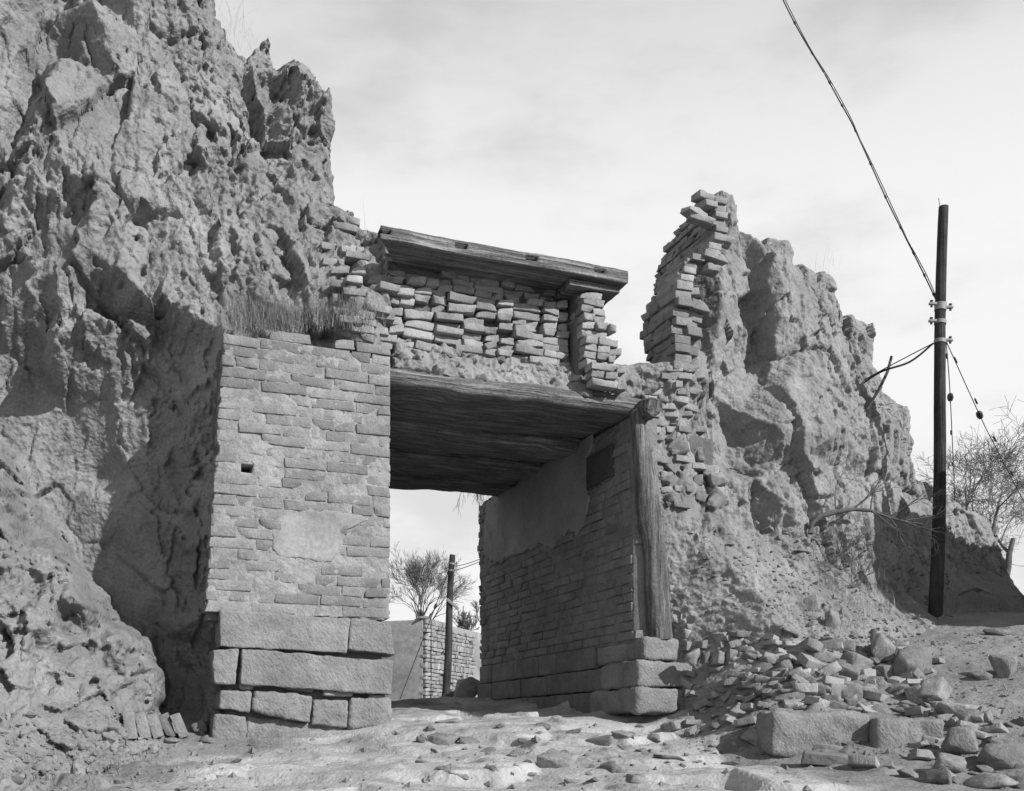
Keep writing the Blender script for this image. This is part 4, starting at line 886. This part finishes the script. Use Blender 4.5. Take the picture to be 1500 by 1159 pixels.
# the two retaining blocks
def front_block(q, Y, depth, label, seed, yaw=.12):
    P_ = [Vector(atY(a, b, Y)) for a, b in q]; Wd = (P_[1]-P_[0]).length; Ht = ((P_[0]-P_[3]).length+(P_[1]-P_[2]).length)/2; c = sum(P_, Vector())/4
    r_ = .035
    V, Fc = rbox(seg(-Wd/2, Wd/2, 24, r_), seg(0, depth, 6, r_), seg(-Ht/2, Ht/2, 10, r_), r_, .045, 5, seed)
    o = mesh('retaining_block', V, Fc, M['stone'], None, recentre=False); o.location = c; o.rotation_euler = (0, .03, yaw); tag(o, label, 'stone block', 'squared blocks retaining the rubble pile'); return o
front_block([(1128,1040),(1279,1046),(1279,1112),(1128,1106)], 8.45, .35, 'left retaining block with earth on its left end, below the rubble pile', 850, .06)
front_block([(1283,1050),(1386,1052),(1386,1116),(1283,1116)], 8.35, .35, 'right retaining block with rounded corners, below the rubble pile', 851, .03)
# stones set in the roadway
c5 = lambda x, y: (560+x/2.778, 960+y/2.778)
road = [(195,318,42,44,'k'),(240,368,112,56,'k'),(485,300,52,22,'r'),(655,297,58,24,'r'),(775,324,74,22,'r'),(890,378,205,62,'k'),(990,343,125,45,'k'),(1100,352,115,32,'r'),(430,402,64,26,'r'),(550,417,76,34,'r'),(710,462,145,78,'k'),(320,437,42,20,'r'),(290,502,145,46,'k'),(435,480,74,28,'r'),(930,480,95,48,'r'),(770,527,64,30,'r'),(990,384,60,26,'r'),(160,362,52,36,'r'),(1355,307,46,38,'r'),(1440,350,42,26,'r'),(1265,332,62,38,'r'),(580,360,60,20,'r'),(350,365,90,34,'r'),(1040,520,120,60,'r'),(600,500,60,20,'r'),(260,285,110,24,'r'),(1180,430,140,20,'k'),(1440,460,130,26,'k')]
for _ in range(34):
    road.append((rX.uniform(120, 1500), rX.uniform(290, 540), rX.uniform(24, 60), rX.uniform(12, 24), 'r'))
for (x, y, w, h, t) in road:
    AUTO.append(('road', *c5(x, y), t, w, stone_at(*c5(x, y), w/2.778*1.1, h/2.778*1.25, None, name='road_stone', kind='block' if t == 'k' else 'rock', group='worn stones showing through the roadway', sink=.34)))
# upright bricks and lumps at the foot of the left wall
for i, x in enumerate((191, 209, 227, 245, 263)):
    p = Vector(atY(x, 1064, 8.6)); sc_ = 1/1520*8.6
    q = hit(x, 1080)
    if q is not None: p = Vector(atY(x, 1063, q.y-.02))
    tag(inst('upright_brick', B_HDR[i], p, (.1, 1.45-.08*i, TH), (36*sc_/.18, .7, 14*sc_/.08)), ['leftmost brick', 'second brick from the left', 'middle brick', 'fourth brick from the left', 'rightmost brick'][i]+' of five on edge at the left wall foot', 'brick', 'row of bricks on edge at the foot of the left wall')
for (px, py, w, h) in [(215,1105,30,22),(292,1075,30,24),(300,1092,20,16),(150,1085,26,20),(60,1130,30,18),(172,1150,16,7),(20,1150,24,14),(250,1092,24,14),(120,1100,28,18),(345,1120,18,8)]:
    AUTO.append(('left', px, py, 'r', w, stone_at(px, py, w, h, None, kind='rock', group='lumps fallen at the foot of the left wall')))
for i, (px, py, w, h, lb) in enumerate([(1190,800,34,14,'flat slab of stone at the foot of the right earth wall below the dead branch'),(1150,795,24,14,'brick chunk left of the flat slab under the dead branch'),(1166,790,20,14,'small stone beside the flat slab under the dead branch'),(1130,785,26,10,'thin chip of stone on the ledge left of the dead branch'),(1178,812,34,10,'sloping slab just below the flat slab on the earth slope'),(1222,845,18,16,'lump of earth below the dry brush on the slope')]):
    stone_at(px, py, w, h, lb, kind='block' if i != 3 else 'brick')
# gravel: small chips over the road edge, the slope and the pile
parts = []; rG = np.random.default_rng(5)
def chip(p, s, k):
    a = rG.normal(size=(6, 3))*.25+np.array([(1,0,0),(-1,0,0),(0,1,0),(0,-1,0),(0,0,.7),(0,0,-.7)]); return a*s+np.array(p), [(0,2,4),(2,1,4),(1,3,4),(3,0,4),(2,0,5),(1,2,5),(3,1,5),(0,3,5)]
for i in range(8000):
    zone = rG.random()
    if zone < .45: px, py = rG.uniform(1000, 1500), rG.uniform(930, 1110)
    elif zone < .55: px, py = rG.uniform(0, 1500), rG.uniform(1060, 1159)
    elif zone < .9: px, py = rG.uniform(1000, 1400), rG.uniform(780, 960)
    else: px, py = rG.uniform(0, 330), rG.uniform(1040, 1159)
    u, v = ray(px, py); p = None; Y = 6.0
    while Y < 13.5:
        x, z = u*Y, v*Y
        if z < gsample(x, Y): p = (x, Y, z); break
        s, w = tosw(x, Y); ww = relief_w(1, s, z) if px > 600 else relief_w(0, s, z)
        if ww is not None and w > ww: p = (x, Y, z) if w < ww+.15 else None; break
        Y += .05
    if p is None: continue
    sz = float(np.clip(rG.lognormal(-4.25, .55), .005, .055))*.9
    parts.append(chip(p, sz, i))
V, Fc = join(parts); g = mesh('gravel', V, Fc, M['rock'], smooth=False); tag(g, 'small chips and crumbs strewn over the road and the rubble bank', 'gravel', kind='stuff')
# ------------------------------------------------------------------ dry grass and brush
def blades(name, spots, n, hmin, hmax, spread, label, parent=None, wdt=.0022, cat='grass', seed=0, lean=.35):
    r_ = random.Random(seed); V = []; Fc = []
    for i in range(n):
        b = r_.choice(spots); p = Vector(b)+Vector((r_.gauss(0, spread), r_.gauss(0, spread), -.01)); L_ = r_.uniform(hmin, hmax)
        az = r_.uniform(0, 6.28); ln = r_.uniform(.05, lean); dx = Vector((math.cos(az), math.sin(az), 0)); sd_ = Vector((-math.sin(az), math.cos(az), 0))*wdt
        o = len(V); pr = []
        for t in (0, .4, .75, 1):
            c = p+Vector((0, 0, L_*t))+dx*(L_*ln*t*t*1.3); k = 1-t*.85; V.append(tuple(c-sd_*k)); V.append(tuple(c+sd_*k))
        for j in range(3): Fc.append((o+2*j, o+2*j+1, o+2*j+3, o+2*j+2))
    ob = mesh(name, V, Fc, M['grass'], parent); tag(ob, label, cat, kind='stuff'); return ob
sp = []
for px in np.arange(318, 532, 5):
    for py in (472, 462, 478, 486):
        if math.sin(px*.11)+math.sin(px*.047+2)+.6*random.random() < -.25: continue
        p = hit(px+random.uniform(-3, 3), py, ground=False)
        if p is not None and p.y < 11: sp.append(p)
blades('dry_grass', sp, 5200, .05, .25, .10, 'tussock of fine dry grass growing on the ledge above the left pier', seed=1, wdt=.0015, lean=1.3)
sp = [hit(px, py) for px, py in [(random.uniform(350, 575), random.uniform(1078, 1100)) for _ in range(40)]]; sp += [hit(random.uniform(0, 350), random.uniform(1100, 1150)) for _ in range(30)]
blades('ground_straw', [p for p in sp if p is not None], 1100, .03, .10, .09, 'short dry straw at the foot of the left pier', seed=2, wdt=.0015, lean=1.2)
sp = [hit(px, py) for px, py in [(random.uniform(1390, 1500), random.uniform(886, 900)) for _ in range(30)]]+[hit(px, py) for px, py in [(random.uniform(1200, 1300), random.uniform(850, 930)) for _ in range(30)]]
blades('bank_weeds', [p for p in sp if p is not None], 1300, .05, .28, .08, 'thin dry weeds on the bank beside the utility pole', seed=3, wdt=.0015, lean=.9)
sp = [world(*(lambda q: (q[0], w, q[1]))(proj(px, py, w))) for px, py, w in [(345,45,2.4),(352,60,2.4),(366,75,2.5),(335,28,2.4),(1195,395,1.3),(1200,396,1.3),(560,352,.4)]]
blades('skyline_straw', sp, 90, .1, .35, .12, 'few straws standing on the broken skyline of the earth walls', seed=4, wdt=.0013, lean=.8)

def branches(start, direc, length, rad, depth, r_, out, spread=.55, up=.15, seg_=5, kids=(2, 4), shrink=(.6, .8), wob=.12, mind=0.0015):
    p = Vector(start); d = Vector(direc).normalized(); P_ = [p.copy()]; rd = [rad]
    for i in range(seg_):
        d = (d+Vector((r_.gauss(0, wob), r_.gauss(0, wob), r_.gauss(0, wob)+up*.3))).normalized(); p = p+d*length/seg_; P_.append(p.copy()); rd.append(max(rad*(1-.55*(i+1)/seg_), mind))
    out.append((P_, rd, depth))
    if depth == 0: return
    for k in range(r_.randint(*kids)):
        t = r_.uniform(.35, 1); i = min(int(t*seg_), seg_-1); q = P_[i].lerp(P_[i+1], t*seg_-i)
        dd = (P_[i+1]-P_[i]).normalized(); ax = Vector((r_.gauss(0, 1), r_.gauss(0, 1), r_.gauss(0, 1))).normalized()
        nd = (dd+ax.cross(dd).normalized()*r_.uniform(spread*.6, spread*1.5)+Vector((0, 0, up))).normalized()
        branches(q, nd, length*r_.uniform(*shrink), max(rd[i]*.62, mind), depth-1, r_, out, spread, up, seg_, kids, shrink, wob, mind)
def bare_tree(base, height, seed, label, depth=6, spread=.55, up=.2, trunks=1, rad=None, lean=(0, 0), group=None, mind=.006, wob=.12, kids=(2, 4)):
    r_ = random.Random(seed); t = thing('bare_tree', label, 'tree', base, group); out = []
    for k in range(trunks):
        branches(Vector(base)+Vector((k*.15, 0, 0)), (lean[0]+r_.gauss(0, .25)*(trunks > 1), lean[1], 1), height*.34, rad or height*.022, depth, r_, out, spread, up, 5, kids, (.62, .85), wob, mind)
    tr = join([tube(P_, rd, 8) for P_, rd, d in out if d == depth]); cr_ = join([tube(P_, rd, 3 if d < 3 else 5, cap=False) for P_, rd, d in out if d < depth])
    mesh('trunk', *tr, M['bark'], t); mesh('crown', *cr_, M['twig'], t); return t
bare_tree(atY(608, 950, 44), 4.6, 3, 'bare tree seen through the gateway, behind the far brick building', depth=6, spread=.5, up=.10, trunks=4, rad=.085, mind=.004, kids=(2, 4))
bare_tree(atY(690, 960, 60), 3.2, 5, 'small bare bush tree at the right of the far building, through the gateway', depth=5, spread=.5, up=.2, trunks=3, rad=.07, mind=.012)
bare_tree(atY(1462, 900, 29), 6.6, 8, 'wide bare tree behind the right earth wall, beyond the utility pole', depth=7, spread=.8, up=.03, trunks=2, rad=.15, lean=(-.15, 0), mind=.0045, kids=(2, 4))
# hanging twigs of a tree behind the gate
tt = thing('bare_tree', 'drooping bare twigs hanging at the far top corner of the gateway', 'tree', atY(775, 1010, 24)); r_ = random.Random(9); out = []
P0 = Vector(atY(775, 1010, 24)); P1 = Vector(atY(762, 560, 24))
trunk = tube([P0.lerp(P1, t)+Vector((.06*math.sin(t*7), 0, 0)) for t in np.linspace(0, 1, 10)], [.17-.1*t for t in np.linspace(0, 1, 10)], 8, rough=.1)
mesh('trunk', *trunk, M['bark'], tt)
for k in range(6):
    t = .74+.05*k; branches(P0.lerp(P1, t), (-1+r_.gauss(0, .25), r_.gauss(0, .3), .28+r_.gauss(0, .15)), .85, .028, 4, r_, out, .5, -.32, 5, (2, 4), (.6, .8), .12, .004)
mesh('crown', *join([tube(P_, rd, 3, cap=False) for P_, rd, d in out]), M['twig'], tt)
# dead branch and brush at the foot of the right wall
b0 = hit(1187, 778) or Vector(atY(1187, 778, 11.5)); Yb = b0.y-.03; k = 1/1520*Yb
pb = [(1187,782),(1189,765),(1202,756),(1225,750),(1250,746),(1275,748),(1300,757),(1325,764),(1352,768)]
P_ = [Vector(atY(a, b, Yb+.02*i-.12)) for i, (a, b) in enumerate(pb)]
out = []; r_ = random.Random(31)
db = thing('dead_branch', 'dead thorny branch sticking out rightwards from the foot of the right earth wall', 'branch', P_[0])
mesh('limb', *tube(P_, [.034,.032,.03,.027,.024,.018,.012,.008,.004], 8, rough=.2), M['bark'], db)
for q, dr in [(4,(.8,0,.9)),(4,(.6,-.2,.5)),(5,(1,.1,-.3)),(5,(.9,-.3,-.5)),(6,(1,0,.4)),(6,(.9,.2,-.2)),(7,(1,0,-.2)),(3,(.2,0,1)),(6,(.7,-.3,-.6)),(7,(1,.1,.4)),(5,(.3,-.1,.9))]:
    branches(P_[q], dr, .42, .009, 3, r_, out, .5, 0, 5, (2, 3), (.5, .75), .13, .0016)
mesh('twigs', *join([tube(a, b, 4, cap=False) for a, b, c in out]), M['bark'], db)
out = []
brp = [hit(px, py) for px, py in [(1212,800),(1228,815),(1245,832),(1262,848),(1225,838),(1250,862)]]; brp = [b for b in brp if b is not None]
for b in brp:
    for j in range(6): branches(b, (r_.gauss(0, .8), -.3+r_.gauss(0, .2), .5+r_.random()*.6), .30, .006, 3, r_, out, .6, 0, 4, (2, 3), (.6, .8), .18, .0012)
br = mesh('dry_brush', *join([tube(a, b, 3, cap=False) for a, b, c in out]), M['twig']); tag(br, 'tangle of dry thorny brush on the slope below the dead branch', 'brush')
# stick at the skyline of the right wall holding the cable
sk = [Vector(atY(1306, 522, 12.6)), Vector(atY(1300, 545, 12.6)), Vector(atY(1288, 570, 12.65)), Vector(atY(1270, 600, 12.7))]
tag(mesh('stick', *tube(sk, [.016, .018, .02, .018], 7, rough=.2), M['bark']), 'crooked stick on the edge of the right earth wall holding the cables', 'stick')
# ------------------------------------------------------------------ utility pole near
def upole(bpx, bpy_, tpx, tpy, Y, rb, rt, label, straps, name='utility_pole'):
    b = Vector(atY(bpx, bpy_, Y)); b.z = min(b.z, gsample(b.x, b.y)+.0); t_ = Vector(atY(tpx, tpy, Y))
    e = thing(name, label, 'utility pole', b); n = 26
    P_ = [b.lerp(t_, k)+Vector((.02*math.sin(k*6), 0, 0)) for k in np.linspace(-.03, 1, n)]
    mesh('shaft', *tube(P_, [rb+(rt-rb)*k for k in np.linspace(0, 1, n)], 18, rough=.07, seed=3), M['pole'], e)
    for (py, sg) in straps:
        k = (bpy_-py)/(bpy_-tpy); c = b.lerp(t_, k)+Vector((.02*math.sin(k*6), 0, 0)); r_ = rb+(rt-rb)*k
        V, Fc = tube([c+Vector((0, 0, -.022)), c+Vector((.004, 0, .022))], r_*1.12, 18); mesh('strap', V, Fc, M['metal'], e)
        V, Fc = rbox(seg(-.05, .05, 2, .004), seg(-.02, .02, 2, .004), seg(-.014, .014, 2, .004), .004, .001); V = V+np.array([c.x+sg*(r_+.03), c.y-.02, c.z+.01]); mesh('bracket', V, Fc, M['metal'], e)
        V, Fc = tube([Vector((c.x+sg*(r_+.05), c.y-.02, c.z-.03)), Vector((c.x+sg*(r_+.05), c.y-.02, c.z+.05))], [.014, .02], 8); mesh('insulator', V, Fc, M['porcelain'], e)
    return e, b, t_
PY0 = 12.3
e, pbm, ptm = upole(1370, 902, 1383, 303, PY0, .082, .055, 'dark weathered wooden utility pole standing on the right bank in front of the earth wall', [(452, 1), (472, -1), (500, 1), (447, -1)])
mesh('lightning_rod', *tube([Vector(atY(1377, 306, PY0)), Vector(atY(1375, 290, PY0))], .004, 5), M['wire'], e)
def catmull(pts, n=8):
    out = []
    for i in range(len(pts)-1):
        p0 = pts[max(i-1, 0)]; p1 = pts[i]; p2 = pts[i+1]; p3 = pts[min(i+2, len(pts)-1)]
        for t in np.linspace(0, 1, n, endpoint=False):
            out.append(.5*((2*p1)+(p2-p0)*t+(2*p0-5*p1+4*p2-p3)*t*t+(3*p1-p0-3*p2+p3)*t*t*t))
    out.append(pts[-1]); return out
# bundled overhead cable running up towards the viewer
cp = [(1374,446),(1362,420),(1345,385),(1325,345),(1300,295),(1275,240),(1250,185),(1228,145),(1206,105),(1173,50),(1147,0),(1095,-110),(1020,-270)]
Yc = np.linspace(PY0, 13.2, len(cp)); P_ = [Vector(atY(a, b, y)) for (a, b), y in zip(cp, Yc)]
oc = thing('overhead_cable', 'bundled overhead cable sagging from the utility pole up out of the top of the picture', 'cable', P_[0])
C1 = catmull(P_); n = len(C1)
mesh('wire', *tube(C1, .0085, 6), M['wire'], oc)
C2 = [p+Vector((.022*abs(math.sin(i*.14)), 0, .012)) for i, p in enumerate(C1)]
mesh('wire', *tube(C2, .006, 6), M['wire'], oc)
for i in range(5, n, 7):
    d_ = (C1[min(i+1, n-1)]-C1[i-1]).normalized()
    mesh('cable_tie', *tube([C1[i]-d_*.018, C1[i]+d_*.018], .013, 7), M['wire'], oc)
def wire(name, pts, rad, label, ins=None, cat='guy wire', group=None, tl=0):
    t = thing(name, label, cat, pts[0], group); mesh('wire', *tube(catmull(pts, 6), rad, 6), M['wire'], t)
    if tl:
        a, b = pts[0], pts[-1]
        for k in np.linspace(.06, .9, tl): c = a.lerp(b, k); d_ = (b-a).normalized(); mesh('wire_wrap', *tube([c-d_*.05, c+d_*.05], rad*2.0, 6), M['wire'], t)
    if ins:
        c, d_ = ins; mesh('insulator', *tube([c-d_*.085, c-d_*.05, c, c+d_*.05, c+d_*.085], [.012, .036, .042, .036, .012], 10), M['porcelain'], t)
    return t
a = Vector(atY(1386, 500, PY0)); b = Vector(atY(1435, 608, 13.2)); c = Vector(atY(1462, 662, 14.0)); d_ = Vector(atY(1560, 850, 16.5))
wire('guy_wire', [a, b, c, d_], .006, 'guy wire slanting down to the right from the utility pole', (b, (c-b).normalized()), group='guy wires of the near utility pole', tl=7)
a = Vector(atY(1386, 503, PY0)); b = Vector(atY(1392, 582, 13.6)); c = Vector(atY(1399, 740, 16.4))
wire('guy_wire', [a, b, c], .006, 'guy wire falling almost straight down beside the utility pole', (b, (c-b).normalized()), group='guy wires of the near utility pole', tl=5)
a = Vector(atY(1367, 503, PY0)); b = Vector(atY(1330, 522, 12.4)); c = Vector(atY(1287, 545, 12.6)); c2 = Vector(atY(1250, 566, 13.6))
wire('service_cable', [a, b, c, c2], .0065, 'upper cable from the utility pole to the crooked stick on the earth wall', cat='cable', group='cables between the pole and the right earth wall')
b2 = Vector(atY(1333, 530, 12.4)); wire('service_cable', [a, b2, Vector(atY(1288, 546, 12.6)), c2+Vector((0, 0, -.06))], .012, 'lower thick cable from the utility pole to the crooked stick on the earth wall', cat='cable', group='cables between the pole and the right earth wall')
# ------------------------------------------------------------------ beyond the gate: brick building, far pole
YC = 30
bc = Vector(atY(622, 1030, YC)); bl = Vector(atY(572, 1030, 35.5)); br_ = Vector(atY(728, 1030, 35.2)); bh_ = 2.45
bld = thing('brick_building', 'low brick building with a plain plastered left side, seen through the gateway', 'building', (bc.x, bc.y, bc.z))
def wall_pts(a, b, n): return [(a.x+(b.x-a.x)*t, a.y+(b.y-a.y)*t) for t in np.linspace(0, 1, n)]
V = []; nseg = 30
for (x, y) in wall_pts(bl, bc, nseg): V += [(x, y, bc.z-.6), (x, y, bc.z+bh_-.02+.03*math.sin(x*9))]
V = np.array(V); V2 = V+np.array([.18, .25, 0]); Fc = [(2*i, 2*i+2, 2*i+3, 2*i+1) for i in range(nseg-1)]+[(2*nseg+2*i+1, 2*nseg+2*i+3, 2*nseg+2*i+2, 2*nseg+2*i) for i in range(nseg-1)]+[(2*i+1, 2*i+3, 2*nseg+2*i+3, 2*nseg+2*i+1) for i in range(nseg-1)]
mesh('plastered_wall', np.concatenate([V, V2]), Fc, M['loam'], bld, smooth=False)
e1 = (br_-bc); e1.z = 0; LW = e1.length; e1.normalize(); ang = math.atan2(e1.y, e1.x); nrm = Vector((e1.y, -e1.x, 0))
V, Fc = rbox(seg(0, LW, 20, .02), seg(.06, 3.5, 4, .02), seg(-.6, bh_-.03, 8, .02), .02, .01)
o = mesh('inner_wall', V, Fc, M['mortar'], None, recentre=False); o.rotation_euler = (0, 0, ang); put(o, bld, bc)
rF = random.Random(71); h = 0; k = 0; cntb = 0
while h < bh_:
    soldier = k in (9, 14, 19); ch = .112 if not soldier else .19
    x = rF.uniform(-.02, .01)
    while x < 3.45:
        ln = (.10 if soldier and x > 1.2 else rF.choice([.28, .30, .17]))
        if cntb < 298 and rF.random() > .04:
            me = rF.choice(I_STR if ln > .2 else I_HDR)
            inst('brick', me, bc+e1*(x+ln/2)+nrm*(-.04+rF.gauss(0, .012))+Vector((0, 0, h+ch/2-.03*(x/3.5)*(h > 2.2))), (0, rF.gauss(0, .02), ang+rF.gauss(0, .03)), ((ln-.018)/(.285 if ln > .2 else .14), 1.2, (ch-.018)/.06), bld); cntb += 1
        x += ln
    h += ch; k += 1
for i in range(26):  # coping along the plastered side
    t = i/26; p = bl.lerp(bc, t+.02); inst('coping_brick', rF.choice(I_STR), Vector((p.x, p.y, bc.z+bh_+.02)), (0, rF.gauss(0, .05), math.atan2(bc.y-bl.y, bc.x-bl.x)+rF.gauss(0, .05)), (.9, 1.8, 1.2), bld)
e2, _, _ = upole(652, 1030, 663, 813, 27, .11, .075, 'slightly leaning far utility pole seen through the gateway in front of the brick building', [(826, 1), (836, -1)])
Yp = 27
wire('guy_wire', [Vector(atY(659, 830, Yp)), Vector(atY(638, 888, Yp)), Vector(atY(586, 1024, Yp+.3))], .011, 'guy wire slanting down to the left from the far pole', (Vector(atY(638, 888, Yp)), Vector((-.4, 0, -1)).normalized()))
wire('service_cable', [Vector(atY(662, 837, Yp)), Vector(atY(690, 828, Yp-.6)), Vector(atY(760, 800, Yp-2))], .009, 'thin cable running right from the far pole behind the passage wall', cat='cable')
wire('service_cable', [Vector(atY(662, 830, Yp)), Vector(atY(690, 824, Yp-.6)), Vector(atY(760, 796, Yp-2))], .009, 'second thin cable running right from the top of the far pole', cat='cable')
V, Fc = rbox(seg(-.2, .2, 4, .01), seg(-.02, .02, 2, .01), seg(-.04, .04, 2, .01), .01, .002); o = mesh('brace', V, Fc, M['metal'], None, recentre=False); o.rotation_euler = (0, .7, 0); put(o, e2, Vector(atY(663, 885, 26.9)))
# dark boulder and stones on the crest beyond the passage
p = Vector(atY(683, 1012, 14.9)); tag(inst('boulder', ROCK[3], p, (0, -.5, .3), (.55, .5, .52)), 'dark boulder leaning against the far end of the passage wall', 'boulder')
p = Vector(atY(664, 1022, 15.6)); tag(inst('boulder', ROCK[5], p, (0, 0, .3), (.42, .35, .26)), 'smaller dark stone beside the foot of the far pole', 'boulder')
for (px, w) in [(586,14),(600,10),(640,12),(628,9)]:
    p = Vector(atY(px, 1030, 14.5)); AUTO.append(('crest', px, 1030, 'r', w, tag(inst('stone', random.choice(ROCK), p, (0, 0, random.random()*6), (w/100, w/110, .06)), None, 'stone', 'low stones on the crest beyond the gate')))
# labels of the many loose stones, told apart by kind, size and place in their row
ORD = ['leftmost', 'second', 'third', 'fourth', 'fifth', 'sixth', 'seventh', 'eighth', 'ninth', 'tenth', 'eleventh', 'twelfth', 'thirteenth', 'fourteenth']+[f'{n}th' for n in range(15, 80)]
ORD[20] = '21st'; ORD[21] = '22nd'; ORD[22] = '23rd'
def autolabel(key, bands, rown, place):
    it = [a for a in AUTO if a[0] == key and a[5] is not None]
    for bi in range(len(bands)+1):
        lo = bands[bi-1] if bi > 0 else -1e9; hi = bands[bi] if bi < len(bands) else 1e9
        row = sorted([a for a in it if lo <= a[2] < hi], key=lambda a: a[1])
        for i, a in enumerate(row):
            pos = 'leftmost' if i == 0 else ('rightmost' if i == len(row)-1 else ORD[i]+' from left')
            kd = {'b': 'broken brick', 'r': 'rough stone', 'k': 'angular block'}[a[3]]; size = 'small' if a[4] < 56 else ('large' if a[4] > 92 else 'middling')
            a[5]['label'] = f'{size} {kd}, {pos} in the {rown[bi]} row {place}'
autolabel('pile', [935, 952, 968, 976, 984, 992, 1000, 1008, 1016, 1024, 1036, 1052, 1080, 1110], ['topmost', 'second', 'third', 'fourth', 'fifth', 'sixth', 'seventh', 'eighth', 'ninth', 'tenth', '11th', '12th', '13th', '14th', 'lowest'], 'of the rubble pile')
autolabel('road', [1072, 1084, 1096, 1110, 1130], ['farthest', 'second', 'third', 'fourth', 'fifth', 'nearest'], 'of stones in the road')
autolabel('left', [1093, 1110], ['upper', 'middle', 'lower'], 'at the left wall foot')
autolabel('bed', [535, 552], ['upper', 'middle', 'lower'], 'of the bed over the lintel')
autolabel('crest', [], ['only'], 'on the crest beyond the gate')
print('pier bricks', NP, 'passage bricks', n0, 'jamb', ncount, 'stub', nb, 'far', cntb, 'infill children', len(inf.children))
